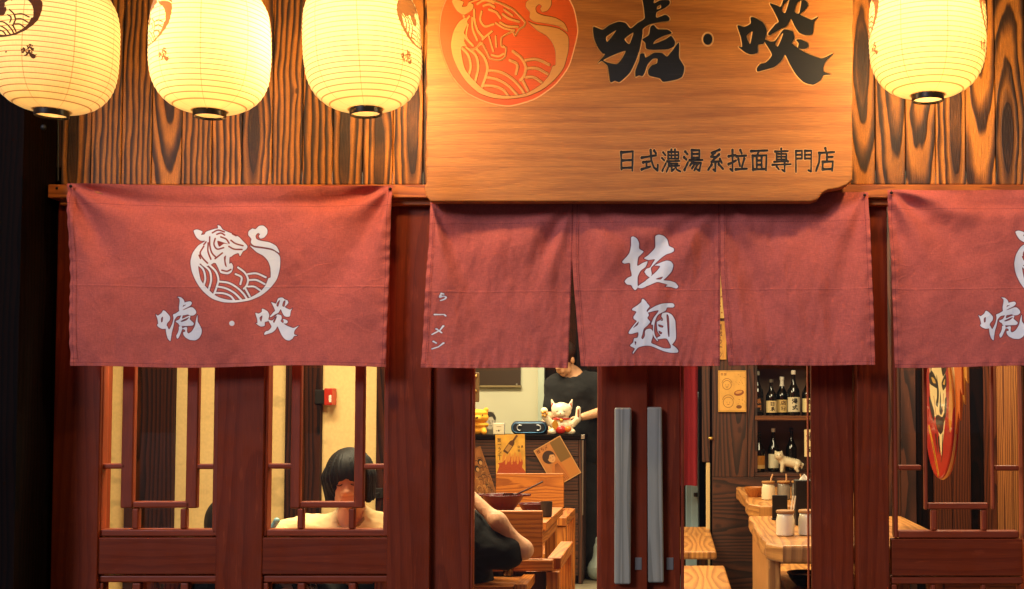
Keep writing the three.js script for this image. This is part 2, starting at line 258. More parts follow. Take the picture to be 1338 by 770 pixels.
// scorched, brushed boards: twelve variants side by side in one texture
const NV = 12, BW = 128, BH = 900;
const [bc, bg] = canvas(NV * BW, BH), [bb, bbg] = canvas(NV * BW, BH);
{
  const kind = [0, 1, 0, 2, 1, 0, 1, 2, 0, 2, 1, 2];
  const im = bg.createImageData(NV * BW, BH), ib = bbg.createImageData(NV * BW, BH);
  for (let q = 0; q < NV; q++) {
    const k = kind[q], x0 = k === 0 ? 2.2 + hash(q, 1, 5) * 1.5 : 0.35 + hash(q, 1, 5) * 0.3, D0 = k === 2 ? -0.5 - 0.3 * hash(q, 2, 5) : 0.12 + 0.2 * hash(q, 2, 5), slope = 0.085 + 0.05 * hash(q, 8, 5), fr = k === 0 ? 4.3 + hash(q, 3, 5) * 1.5 : 4 + hash(q, 3, 5) * 1.3, tone = 0.84 + 0.28 * hash(q, 11, 5);
    const ky = 1.2 + 3 * hash(q, 4, 5), kx = 0.2 + 0.6 * hash(q, 6, 5), knot = hash(q, 7, 5) > 0.6;
    for (let y = 0; y < BH; y++) for (let x = 0; x < BW; x++) {
      const u = x / BW, v = y / BW;                                     // v: 0 .. 5 board widths, downwards
      const wob = (fbm(u * 1.1, v * 0.3, q * 40 + 2) - 0.5) * 0.3 + (fbm(u * 4, v * 0.7, q * 40 + 7) - 0.5) * 0.035;
      let du = u - x0, D = D0 + (k === 2 ? v * slope + 0.42 : (6.4 - v) * slope - 0.25);
      const kd = Math.hypot((u - kx) * 2.1, (v - ky) * 0.9), push = knot ? 0.09 * Math.exp(-kd * kd * 9) : 0;
      const r = Math.hypot(du, D) + wob + push, p = ((r * fr) % 1 + 1) % 1;
      let late = sm(0.2, 0.82, p) * (1 - sm(0.86, 1, p));
      if (k !== 0) late = Math.max(late, 0.9 * (1 - sm(0.1, 0.32, Math.hypot(du * 1.1, D) + wob * 0.5)));
      if (knot) late = Math.max(late, 0.85 * (1 - sm(0.05, 0.13, kd + wob * 0.15)));
      const fib = noise(x * 0.8, y * 0.03, q + 300) - 0.5, f2 = noise(x * 1.7, y * 0.25, q + 500) - 0.5, patch = fbm(u * 1.5, v * 0.8, q + 700) - 0.5;
      const d = Math.min(1, Math.max(0, late * 0.98 + fib * 0.26 + patch * 0.75)), b = (1 + fib * 0.24 + f2 * 0.2) * tone, gap = 1;
      const i = (y * NV * BW + q * BW + x) * 4, L = [198, 122, 44], K = [50, 25, 11];
      for (let c = 0; c < 3; c++) im.data[i + c] = Math.min(255, (L[c] + (K[c] - L[c]) * d) * b * gap);
      const hgt = 120 + 80 * late + 50 * fib + 30 * f2; ib.data[i] = ib.data[i + 1] = ib.data[i + 2] = Math.min(255, Math.max(0, hgt));
      im.data[i + 3] = ib.data[i + 3] = 255;
    }
  }
  bg.putImageData(im, 0, 0); bbg.putImageData(ib, 0, 0);
}
M.board = std({ map: ctex(bc), bumpMap: ctex(bb, false), bumpScale: 0.005, roughness: 0.62 });
const boardGeos = [];
const boardW = 39.75 / 350, boardTop = 4.15, boardBot = 2.13;
for (let q = 0; q < NV; q++) {
  const h = boardTop - boardBot, g = new RoundedBoxGeometry(boardW - 0.003, h, 0.022, 2, 0.004), p = g.attributes.position, uv = new Float32Array(p.count * 2);
  for (let i = 0; i < p.count; i++) { uv[i * 2] = (q + 0.5 + 0.97 * p.getX(i) / boardW) / NV; uv[i * 2 + 1] = (p.getY(i) + h / 2) / (boardW * 900 / 128); }
  g.setAttribute('uv', new THREE.BufferAttribute(uv, 2)); boardGeos.push(g);
}
for (const t of [M.board.map, M.board.bumpMap]) t.wrapS = t.wrapT = THREE.MirroredRepeatWrapping;
{
  const x0 = P(79, 200, 0).x, w = thing('board_cladding', 'vertical scorched wooden boards with dark grain above the red cloth curtains', 'cladding', [x0, boardBot, -0.011]);
  const order = [1, 0, 0, 3, 0, 5, 4, 8, 2, 1, 10, 6, 1, 9, 5, 0, 2, 8, 3, 4, 7, 5, 11, 0, 10, 2, 3, 9, 7, 6, 11, 4, 5, 1, 3, 7, 0];
  for (let i = 0; i < 36; i++) {
    const m = shade(new THREE.Mesh(boardGeos[order[i % order.length]], M.board));
    m.name = 'plank'; m.position.set(boardW * (i + 0.5), (boardTop - boardBot) / 2, (hash(i, 9, 9) - 0.5) * 0.005); w.add(m);
  }
}
// ------------------------------------------------------------------ the timber front: posts, rails, lattice windows, sliding doors
{
  const post = thing('rough_timber_post', 'rough dark timber post at the left edge beside the black wall', 'post', P(10, 600, 0.2).setY(0));
  const g = new THREE.BoxGeometry(0.26, 4.2, 0.3, 6, 60, 6), p = g.attributes.position;
  for (let i = 0; i < p.count; i++) { const q = (fbm(p.getY(i) * 3, p.getX(i) * 12 + p.getZ(i) * 9, 5) - 0.5) * 0.035; p.setX(i, p.getX(i) * (1 + q * 3)); p.setZ(i, p.getZ(i) + q); }
  g.computeVertexNormals(); woodUV(g, 'y'); g.translate(-0.09, 2.1, -0.13);
  local('post_shaft', g, M.black, post);
  local('bolt', new THREE.SphereGeometry(0.011, 12, 8).scale(1, 1, 0.6).translate(0.11, P(35, 168, 0.2).y, 0.02), M.iron, post);
  struct('wall_neighbour', pbox(-260, -20, 74, 1000, -0.03, 0.1, 0.002), M.black);
  part('conduit', tube([P(75.5, 120, 0.02), P(75.5, 170, 0.02), P(75.5, 236, 0.02)], 0.0035), M.iron, thing('thin_conduit', 'thin dark cable running down the left end of the scorched boards', 'cable', P(75, 236, 0.02)));
}
{
  const r = thing('curtain_rail', 'long brown wooden rail carrying the red cloth curtains below the scorched boards', 'rail', P(62, 254, 0.05));
  part('upper_board', pbox(62, 241, 1430, 258.5, 0.062, 0.075, 0.004, 'x'), M.rail, r);
  part('lower_board', pbox(78, 258.8, 1430, 268, 0.035, 0.05, 0.003, 'x'), M.rail, r);
  part('screw', new THREE.SphereGeometry(0.005, 10, 8).translate(...P(74, 246, 0.063).toArray()), M.iron, r);
}
const TOP = 262, BOT = 985;                     // door head and doorstep in the picture's pixels
{
  const f = thing('front_frame', 'dark red wooden posts and head beam framing the doors and lattice windows', 'frame', P(669, 985, 0).setY(0));
  for (const [a, b, z] of [[76, 121.5, 0], [288.5, 338.5, -0.004], [509.5, 559, 0], [1118, 1164.5, 0], [1338, 1386, 0]]) part('post', pbox(a, TOP, b, BOT, z, 0.1, 0.004), M.red, f);
  part('head_beam', pbox(76, 250, 1386, TOP - 0.4, -0.004, 0.09, 0.003, 'x'), M.red2, f);
  part('sill', pbox(76, BOT - 45, 559, BOT - 1, -0.012, 0.1, 0.004, 'x'), M.red2, f);
  part('sill', pbox(1118, BOT - 45, 1386, BOT - 1, -0.012, 0.1, 0.004, 'x'), M.red2, f);
}
const paneGeo = (x0, y0, x1, y1, z) => { const a = P(x0, y0, z), b = P(x1, y1, z); return new THREE.PlaneGeometry(b.x - a.x, a.y - b.y).translate((a.x + b.x) / 2, (a.y + b.y) / 2, z); };
// a lattice window leaf: moulded frame, muntins, panes above and below a solid board
function lattice(x0, x1, label, vin, stubs, dy) {
  const t = thing('lattice_window', label, 'window', P((x0 + x1) / 2, BOT - 45, -0.02), 'lattice windows beside the door');
  const R = (a, b, c, d, z = -0.012, dep = 0.045, r = 0.006, ax = 'y') => pbox(a, b, c, d, z, dep, r, ax, 2);
  const z = -0.016, iy = 692 + dy, o0 = x0 + 9, o1 = x1 - 5;
  for (const [a, b, c, d, ax] of [[x0 + 0.3, TOP + 0.5, o0, 701.6 + dy, 'y'], [o1, TOP + 0.5, x1 - 0.3, 701.6 + dy, 'y'], [o0, iy, o1, 701.6 + dy, 'x'], [o0, TOP + 0.5, o1, TOP + 10, 'x']]) part('frame', R(a, b, c, d, z, 0.05, 0.006, ax), M.red2, t);
  part('rail_panel', R(x0 + 0.5, 702.8 + dy, x1 - 0.5, 751 + dy, -0.008, 0.05, 0.004, 'x'), M.red, t);
  for (const [a, b, c, d, ax] of [[x0 + 0.3, 752.4 + dy, x1 - 0.3, 761.6 + dy, 'x'], [x0 + 0.3, 762 + dy, o0, BOT - 46, 'y'], [o1, 762 + dy, x1 - 0.3, BOT - 46, 'y']]) part('frame', R(a, b, c, d, z, 0.05, 0.006, ax), M.red2, t);
  const zm = -0.024, dm = 0.03;
  const [a0, a1, b0, b1] = vin, [s0, s1, s2, s3] = stubs;
  part('muntin', R(a0, TOP + 10.5, a1, 664.5 + dy, zm, dm), M.red2, t); part('muntin', R(b0, TOP + 10.5, b1, 664.5 + dy, zm, dm), M.red2, t);
  part('muntin', R(a1 + 0.2, 655.5 + dy, b0 - 0.2, 664 + dy, zm, dm, 0.006, 'x'), M.red2, t);
  part('muntin', R(o0 + 0.2, 606 + dy, a0 - 0.2, 613 + dy, zm, dm, 0.006, 'x'), M.red2, t); part('muntin', R(b1 + 0.2, 606.5 + dy, o1 - 0.2, 613.5 + dy, zm, dm, 0.006, 'x'), M.red2, t);
  for (const [c, d] of [[s0, s1], [s2, s3]]) { part('muntin', R(c, 664.8 + dy, d, iy - 0.3, zm, dm), M.red2, t); part('muntin', R(c, 762 + dy, d, BOT - 46, zm, dm), M.red2, t); }
  part('pane', paneGeo(o0 + 0.2, TOP + 10, o1 - 0.2, iy - 0.2, -0.056), M.glass, t);
  part('pane', paneGeo(o0 + 0.2, 762 + dy, o1 - 0.2, BOT - 47, -0.056), M.glass, t);
}
lattice(121.8, 288.2, 'left lattice window with the dark timber post behind its glass', [164, 172.5, 248, 256.5], [172, 180, 235, 243], 0);
lattice(338.8, 509.2, 'second lattice window from the left, with the bob-haired diner behind it', [383.5, 391.5, 466, 474.5], [388, 396, 455, 463], 0);
lattice(1165, 1337.5, 'right lattice window with the red and gold mask plaque behind it', [1205, 1213, 1292.5, 1300.5], [1217, 1225, 1283, 1290.5], 2);

// sliding doors: two leaves with wide meeting stiles and long driftwood handles
function doorLeaf(label, sx0, gx0, gx1, sx1, z, hx0, hx1, hy0, hy1) {
  const t = thing('sliding_door', label, 'door', P((sx0 + sx1) / 2, BOT, z).setY(0.004), 'sliding entrance doors');
  part('stile', pbox(sx0, TOP + 1, gx0, BOT - 2, z, 0.042, 0.004), M.red, t);
  part('stile', pbox(gx1, TOP + 1, sx1, BOT - 2, z, 0.042, 0.004), M.red, t);
  part('rail', pbox(gx0 + 0.2, TOP + 1, gx1 - 0.2, 300, z - 0.002, 0.038, 0.004, 'x'), M.red, t);
  part('rail', pbox(gx0 + 0.2, 900, gx1 - 0.2, BOT - 2, z - 0.002, 0.038, 0.004, 'x'), M.red, t);
  for (const [a, b] of [[gx0 + 0.1, gx0 + 5], [gx1 - 5, gx1 - 0.1]]) part('glazing_bead', pbox(a, 300.3, b, 899.5, z - 0.006, 0.03, 0.005), M.red2, t);
  part('pane', paneGeo(gx0 + 5.2, 300.3, gx1 - 5.2, 899.5, z - 0.02), M.glass, t);
  // handle: a weathered plank, slightly crooked
  const a = P(hx0, hy0, z + 0.045), b = P(hx1, hy1, z + 0.045), w = b.x - a.x, h = a.y - b.y, g = new RoundedBoxGeometry(w, h, 0.03, 6, 0.007), p = g.attributes.position;
  for (let i = 0; i < p.count; i++) {   // the rounded box has few rows: spread them, then bend the plank
    const y = p.getY(i); p.setX(i, p.getX(i) * (1 + 0.1 * Math.sin(y * 9 + hx0)) + 0.004 * Math.sin(y * 5 + hx0 * 2));
  }
  woodUV(g, 'y').translate((a.x + b.x) / 2, (a.y + b.y) / 2, z + 0.03);
  part('handle', g, M.grey, t);
  for (const y of [h * 0.38, -h * 0.38]) part('handle_mount', new THREE.CylinderGeometry(0.008, 0.008, 0.02, 12).rotateX(Math.PI / 2).translate((a.x + b.x) / 2, (a.y + b.y) / 2 + y, z + 0.009), M.iron, t);
  const lp = part('lock_plate', pbox(hx1 + 6, 729, hx1 + 15, 745, z + 0.003, 0.003, 0.001), M.metal, t);
  return lp;
}
doorLeaf('left sliding glass door with a pale grey driftwood handle', 559.4, 612, 786, 845.5, -0.03, 803.5, 823.5, 533, 764);
doorLeaf('right sliding glass door with a bluish grey driftwood handle', 843, 889, 1059, 1117.6, -0.078, 846.5, 865, 532, 762);

// ------------------------------------------------------------------ the carved signboard
const SZ = 0.165, SW = 2048, SH = 1024;
{
  const tl = P(556, -70, SZ), br = P(1115.5, 263.5, SZ), w = br.x - tl.x, h = tl.y - br.y;
  const X = (px) => (px - 556) / (1115.5 - 556) * SW, Y = (py) => (py + 70) / (263.5 + 70) * SH, k = SW / 559.5;
  const [c, g] = canvas(SW, SH), [d, e] = canvas(SW, SH);
  paintPixels(g, SW, SH, (u, v) => {
    const x = u * 4.2, y = v * 2.1, st = Math.floor(v * 4.3 + 0.28), s = 400 + st * 13;
    const warp = (fbm(x * 0.35, y * 1.6, s) - 0.5) * 0.42 + (fbm(x * 0.9, y * 6, s + 3) - 0.5) * 0.05, r = Math.hypot(y * 1.3 - 1.1 + warp, 0.3 + 0.06 * x) * 7, p = r % 1;
    const late = sm(0.2, 0.85, p) * (1 - sm(0.88, 1, p)), fib = noise(u * 60, v * 900, 7) - 0.5, f2 = noise(u * 20, v * 260, 17) - 0.5, patch = fbm(x * 0.5, y * 1.6, s + 9) - 0.5;
    const q = Math.max(0, Math.min(1, late * 0.26 + patch * 1.0 + f2 * 0.35 + 0.22 * hash(st, 3, 3))), b = 1 + fib * 0.13;
    const L = [194, 122, 52], K = [138, 76, 29]; return L.map((z, i) => Math.min(255, (z + (K[i] - z) * q) * b));
  });
  for (let i = 1; i < 5; i++) { const y = (i - 0.28) / 4.3 * SH; g.fillStyle = 'rgba(90,48,20,0.5)'; g.fillRect(0, y - 0.8, SW, 1.6); }
  paintPixels(e, SW, SH, (u, v) => { const q = 205 + 9 * (noise(u * 60, v * 900, 7) - 0.5) + 8 * (fbm(u * 6, v * 20, 3) - 0.5); return [q, q, q]; });
  const carve = (paint, cut) => { paint(g, false); for (const [lw, a] of [[9, 150], [5, 105], [1, 60]]) { e.lineWidth = lw; e.strokeStyle = e.fillStyle = 'rgb(' + a + ',' + a + ',' + a + ')'; cut(e, lw); } };
  // the emblem: a red disc, the figure left standing in bare wood
  const ET = ([a, b]) => [X(590 + (a - 45) * 0.196), Y(130 + (b - 748) * 0.196)];
  const disc = nums('666,-46 700,-40 732,-18 750,10 756,40 752,62 744,88 726,112 700,130 668,139 640,135 612,122 592,100 580,72 575,45 578,15 590,-12 616,-36').map(([a, b]) => [X(a), Y(b)]);
  g.save(); g.beginPath(); closed(g, disc); g.fillStyle = '#d2500c'; g.fill(); g.lineWidth = 5; g.strokeStyle = '#e29a62'; g.stroke(); g.clip();
  for (let i = 0; i < 240; i++) { g.globalAlpha = 0.22 * hash(i, 1, 77); g.fillStyle = hash(i, 2, 7) > 0.5 ? '#8f2d12' : '#f07a3c'; g.fillRect(X(570 + 190 * hash(i, 3, 7)) - 200, Y(-40 + 180 * hash(i, 4, 7)), 400 * hash(i, 5, 7), 1.4); }
  g.globalAlpha = 1;
  const woodPat = g.createPattern(c, 'no-repeat'), [c2, g2] = canvas(SW, SH);
  g.restore();
  // bare-wood figure with shaded-free ink outline of a darker stain
  const inkWood = '#cf8c44'; g.save(); g.beginPath(); closed(g, disc); g.clip();
  emblem(g, ET, k * 0.196, inkWood, '#ce4a0c');
  const headPoly = nums('130,188 180,152 190,122 165,105 240,75 266,42 292,50 320,85 400,120 460,150 500,190 540,235 530,265 500,285 475,325 460,300 420,315 385,340 385,395 415,410 405,470 370,490 310,478 290,440 250,372 220,405 190,418 150,400 120,330 150,240').map(ET);
  const headIn = (q, red, wood, kk) => { q.fillStyle = red; q.beginPath(); closed(q, headPoly); q.fill(); q.strokeStyle = wood; q.lineWidth = 13 * kk; q.stroke(); for (const s of EMBLEM_GAP) line(q, s, 15 * kk, ET); for (const s of ['160,250 150,330 180,380', '235,300 262,345', '300,330 330,430', '345,330 350,400', '400,150 455,190', '345,240 400,275 470,290']) line(q, s, 13 * kk, ET); };
  headIn(g, '#ce4a0c', inkWood, k * 0.196);
  g.strokeStyle = 'rgba(120,58,22,0.75)'; g.lineWidth = 2.2; drawPieces(g, EMBLEM_FILL, ET, true);
  for (const s of EMBLEM_LINES) { g.strokeStyle = 'rgba(120,58,22,0.55)'; line(g, s, 1.8, ([a, b]) => ET([a + 11, b + 5])); }
  g.restore();
  for (let i = 0; i < 1600; i++) { const x = 570 + 190 * hash(i, 31, 7), y = -40 + 180 * hash(i, 41, 7); g.fillStyle = 'rgba(96,46,16,' + 0.16 * hash(i, 5, 9) + ')'; g.fillRect(X(x), Y(y), 60 * hash(i, 6, 1), 1.2); }
  e.save(); e.beginPath(); closed(e, disc); e.fillStyle = 'rgb(120,120,120)'; e.fill(); e.lineWidth = 4; e.strokeStyle = 'rgb(160,160,160)'; e.stroke(); e.clip();
  emblem(e, ET, k * 0.196, 'rgb(205,205,205)', 'rgb(120,120,120)'); headIn(e, 'rgb(120,120,120)', 'rgb(205,205,205)', k * 0.196); e.restore();
  const T1 = ([a, b]) => [X(760 + a / 6.693), Y(b / 6.693)], T2 = ([a, b]) => [X(950 + a / 6.693), Y(b / 6.693)];
  const glyphs = (q, T, arr) => {
    g.strokeStyle = '#e0a868'; g.lineWidth = 9; g.lineJoin = 'round'; drawPieces(g, arr, T, true);
    g.fillStyle = '#060609'; drawPieces(g, arr, T);
    e.strokeStyle = 'rgb(150,150,150)'; e.lineWidth = 8; drawPieces(e, arr, T, true); e.strokeStyle = 'rgb(90,90,90)'; e.lineWidth = 3; drawPieces(e, arr, T, true); e.fillStyle = 'rgb(50,50,50)'; drawPieces(e, arr, T);
    g.save(); g.beginPath(); for (const s of arr) for (const q2 of s.split('|').slice(0, 1)) closed(g, nums(q2).map(T)); g.clip();
    for (let i = 0; i < 60; i++) { g.fillStyle = 'rgba(120,110,120,' + 0.35 * hash(i, 3, q) + ')'; const [x, y] = T([1000 * hash(i, 4, q), 800 * hash(i, 5, q)]); g.fillRect(x, y, 260 * hash(i, 6, q), 1.3); } g.restore();
  };
  glyphs(1, T1, HU); glyphs(2, T2, DAN);
  for (const [q, r, col] of [[g, 8.2, '#e0a868'], [g, 6, '#060609'], [e, 6.5, 'rgb(60,60,60)']]) { q.fillStyle = col; q.beginPath(); q.arc(X(926), Y(52), r * k, 0, 7); q.fill(); }
  const row = ['ri', 'shi', 'nong', 'tang', 'xi', 'la', 'mian', 'zhuan', 'men', 'dian'];
  row.forEach((key, i) => {
    const x = X(808 + i * 28.7), y = Y(194.5 + (i % 3) * 0.6), s = 25.5 * k;
    g.fillStyle = '#d99f60'; small(g, key, x, y, s, 18); g.fillStyle = '#100c0c'; small(g, key, x, y, s, key === 'nong' || key === 'zhuan' || key === 'men' ? 10 : 13);
    e.fillStyle = 'rgb(70,70,70)'; small(e, key, x, y, s, 9.5);
  });
  const sh = new THREE.Shape(), L = (px, py) => { const q = P(px, py, SZ); return [q.x - tl.x, q.y - tl.y]; };
  sh.moveTo(...L(556, -70));
  for (const q of nums('557.5,-40 556,-10 558,30 555.2,36 558,44 556.5,80 557.5,112 555.4,119 558,128 556.3,180 558,205 555.4,213 557.5,222 557,238 553.8,246 556,256 562,263.5 1060,263.5 1069,260.5 1074,253 1081,248.5 1096,246 1107,241.5 1114,235 1115,200 1113.6,150 1115.5,120 1114,112 1115.4,60 1113.8,34 1115.3,28 1114.5,-40 1115,-70')) sh.lineTo(...L(...q));
  const ex = new THREE.ExtrudeGeometry(sh, { depth: 0.045, bevelEnabled: true, bevelSize: 0.006, bevelThickness: 0.007, bevelSegments: 3, bevelOffset: -0.006 });
  const p = ex.attributes.position, uv = ex.attributes.uv;
  for (let i = 0; i < p.count; i++) uv.setXY(i, p.getX(i) / w, 1 + p.getY(i) / h);
  ex.translate(0, 0, -0.052);
  const t = thing('carved_signboard', 'wide honey-brown wooden signboard with a carved red emblem and black characters', 'sign', [tl.x, tl.y, SZ]);
  const bm = ctex(d, false);
  local('board', ex, std({ map: ctex(c), bumpMap: bm, bumpScale: 0.012, roughness: 0.62 }), t);
  for (const x of [0.25, w - 0.25]) local('bracket', box(0.05, 0.06, SZ - 0.052 - 0.014, 0.003).translate(x, -0.35, -0.053 - (SZ - 0.052 - 0.014) / 2), M.iron, t);
}

// ------------------------------------------------------------------ cloth curtains
const fabricBump = (g, w, h, seedK) => paintPixels(g, w, h, (u, v) => {
  const a = fbm(u * 14, v * 8, seedK) - 0.5, b = Math.abs(fbm(u * 5 + v * 3, v * 4 - u * 2, seedK + 3) - 0.5), c = Math.abs(fbm(u * 9 - v * 5, v * 6 + u * 4, seedK + 9) - 0.5);
  const crease = (1 - sm(0, 0.03, b)) * 0.5 + (1 - sm(0, 0.02, c)) * 0.35, weave = noise(u * w * 0.7, v * h * 0.7, 3) - 0.5;
  const q = 128 + 16 * a + 30 * crease + 7 * weave + 34 * Math.exp(-(((v - 0.56) / 0.004) ** 2)); return [q, q, q];
});
const clothInk = '#e2e8f0', clothHalo = '#5a2030';
function dye(g, w, h, s) {
  paintPixels(g, w, h, (u, v) => { const q = 1 + 0.1 * (fbm(u * 6, v * 4, s) - 0.5) + 0.1 * (noise(u * w * 0.6, v * h * 0.12, s + 1) - 0.5) + 0.1 * (noise(u * w * 0.12, v * h * 0.6, s + 2) - 0.5); return [184 * q, 90 * q, 80 * q]; });
}
// one sheet of cloth: four pixel corners on the plane z0, bent by fold(u, v)
function clothGeo(c, z0, nx, ny, fold, u0 = 0, u1 = 1, v0 = 0, v1 = 1, lift = 0) {
  const q = c.map(([x, y]) => P(x, y, z0)), g = new THREE.PlaneGeometry(1, 1, nx, ny), p = g.attributes.position, uv = g.attributes.uv, a = V(0, 0, 0), b = V(0, 0, 0);
  for (let i = 0; i < p.count; i++) {
    const s = u0 + (u1 - u0) * uv.getX(i), t = v0 + (v1 - v0) * (1 - uv.getY(i));       // t runs down
    a.lerpVectors(q[0], q[1], s); b.lerpVectors(q[3], q[2], s); a.lerp(b, t);
    const f = fold(s, t);
    p.setXYZ(i, a.x + (f[1] || 0), a.y + (f[2] || 0), z0 + f[0] + lift); uv.setXY(i, s, 1 - t);
  }
  g.computeVertexNormals(); return g;
}
function edgePucker(s, t, asp) { const e = Math.min(s, 1 - s) * asp, d = (1 - t); return 0.0028 * Math.exp(-((e / 0.03) ** 2)) * Math.sin(t * 78 + 4 * noise(t * 9, s * 3, 5)) + 0.003 * Math.exp(-((d / 0.035) ** 2)) * Math.sin(s * 95 + 5 * noise(s * 11, 1, 6)); }
function swag(sd, asp) {
  return (s, t) => {
    let z = 0;
    for (const x of [s, 1 - s]) {
      const dx = x * asp, th = Math.atan2(t + 0.004, dx + 0.004), r = Math.hypot(dx, t);
      z += 0.022 * Math.sin(th * 8.5 + sd + 2.2 * noise(r * 2.2, th * 2, sd)) * sm(0.02, 0.16, r) * Math.exp(-r * 1.5);
    }
    const mid = Math.sin(Math.PI * s);
    z += -0.008 * mid * Math.exp(-(((t - 0.075 - 0.02 * mid) / 0.03) ** 2)) + 0.006 * mid * Math.exp(-(((t - 0.14) / 0.05) ** 2));
    z += 0.048 * (fbm(s * 4.4 + sd, t * 1.8, sd + 20) - 0.5) + 0.006 * (fbm(s * 8 + t * 3, t * 6, sd + 40) - 0.5) + 0.002 * (fbm(s * 20, t * 16, sd + 60) - 0.5);
    z += 0.02 * t + edgePucker(s, t, asp);
    return [z, 0, -0.012 * mid * (1 - t) * 0.6 + 0.004 * t * Math.sin(s * 9 + sd)];
  };
}
function curtainMat(draw, sd, w = 1280, h = 720) {
  const [c, g] = canvas(w, h), [d, e] = canvas(w, h);
  dye(g, w, h, sd); draw(g, w, h); fabricBump(e, w, h, sd + 5);
  return phy({ map: ctex(c), bumpMap: ctex(d, false), bumpScale: 0.007, roughness: 0.9, sheen: 0.25, sheenColor: new THREE.Color(0.5, 0.28, 0.3), sheenRoughness: 0.6, side: THREE.DoubleSide });
}
function stitch(g, x0, y0, x1, y1) { g.strokeStyle = 'rgba(70,18,28,0.55)'; g.lineWidth = 1.6; g.setLineDash([5, 2]); g.beginPath(); g.moveTo(x0, y0); g.lineTo(x1, y1); g.stroke(); g.setLineDash([]); }
function halo(g, fn, w) { g.save(); g.shadowColor = 'transparent'; fn(true); g.restore(); }
function printed(g, arr, T, lw) { g.strokeStyle = clothHalo; g.lineWidth = lw; g.lineJoin = 'round'; drawPieces(g, arr, T, true); g.fillStyle = clothInk; drawPieces(g, arr, T); }
const emblemCurtain = curtainMat((g, w, h) => {
  const X = (px) => (px - 91) / 418 * w, Y = (py) => (py - 240) / 238 * h, k = w / 418;
  const TE = ([a, b]) => [X(245 + a / 6.877), Y(285 + b / 6.877)];
  g.strokeStyle = clothHalo; g.lineWidth = 5; g.lineJoin = 'round'; drawPieces(g, EMBLEM_FILL, TE, true); for (const s of EMBLEM_LINES) { g.strokeStyle = clothHalo; line(g, s, 18 * k / 6.877 + 5, TE); }
  emblem(g, TE, k / 6.877, clothInk, '#8a3430');
  printed(g, HU2, ([a, b]) => [X(200 + a / 11), Y(380 + b / 11)], 5);
  printed(g, DAN, ([a, b]) => [X(334 + (a - 100) * 0.0695), Y(391 + b * 0.0725)], 5);
  g.fillStyle = clothInk; g.beginPath(); g.arc(X(305), Y(421), 3.4 * k, 0, 7); g.fill();
  stitch(g, 14, 0, 14, h); stitch(g, w - 14, 0, w - 14, h); stitch(g, 0, h * 0.11, w, h * 0.11); stitch(g, 0, h - 14, w, h - 14);
}, 501);
function emblemCurtainThing(label, x0, x1, y0, dy, sd) {
  const corners = [[x0, y0], [x1, y0 + dy], [x1 - 8, 479], [x0 + 8, 480]], asp = 1.72, f = swag(sd, asp), z = 0.082;
  const t = thing('emblem_curtain', label, 'curtain', P((x0 + x1) / 2, y0, z));
  part('cloth', clothGeo(corners, z, 220, 130, f), emblemCurtain, t);
  part('hem', clothGeo(corners, z, 200, 4, f, 0.004, 0.996, 0.962, 0.999, 0.0022), emblemCurtain, t);
  for (const [a, b] of [[0.002, 0.024], [0.976, 0.998]]) part('hem', clothGeo(corners, z, 4, 120, f, a, b, 0.01, 0.96, 0.0022), emblemCurtain, t);
  for (const [x, y] of [[x0 + 5, y0 + 4], [x1 - 4, y0 + dy + 4]]) part('nail', new THREE.SphereGeometry(0.006, 10, 8).translate(...P(x, y, z + 0.014).toArray()), M.iron, t);
}
emblemCurtainThing('left red cloth curtain printed with the whole white emblem', 87, 513.5, 239.5, 3.5, 1.3);
emblemCurtainThing('right red cloth curtain cut by the picture edge, emblem partly out of view', 1160, 1586, 248, -6, 4.1);
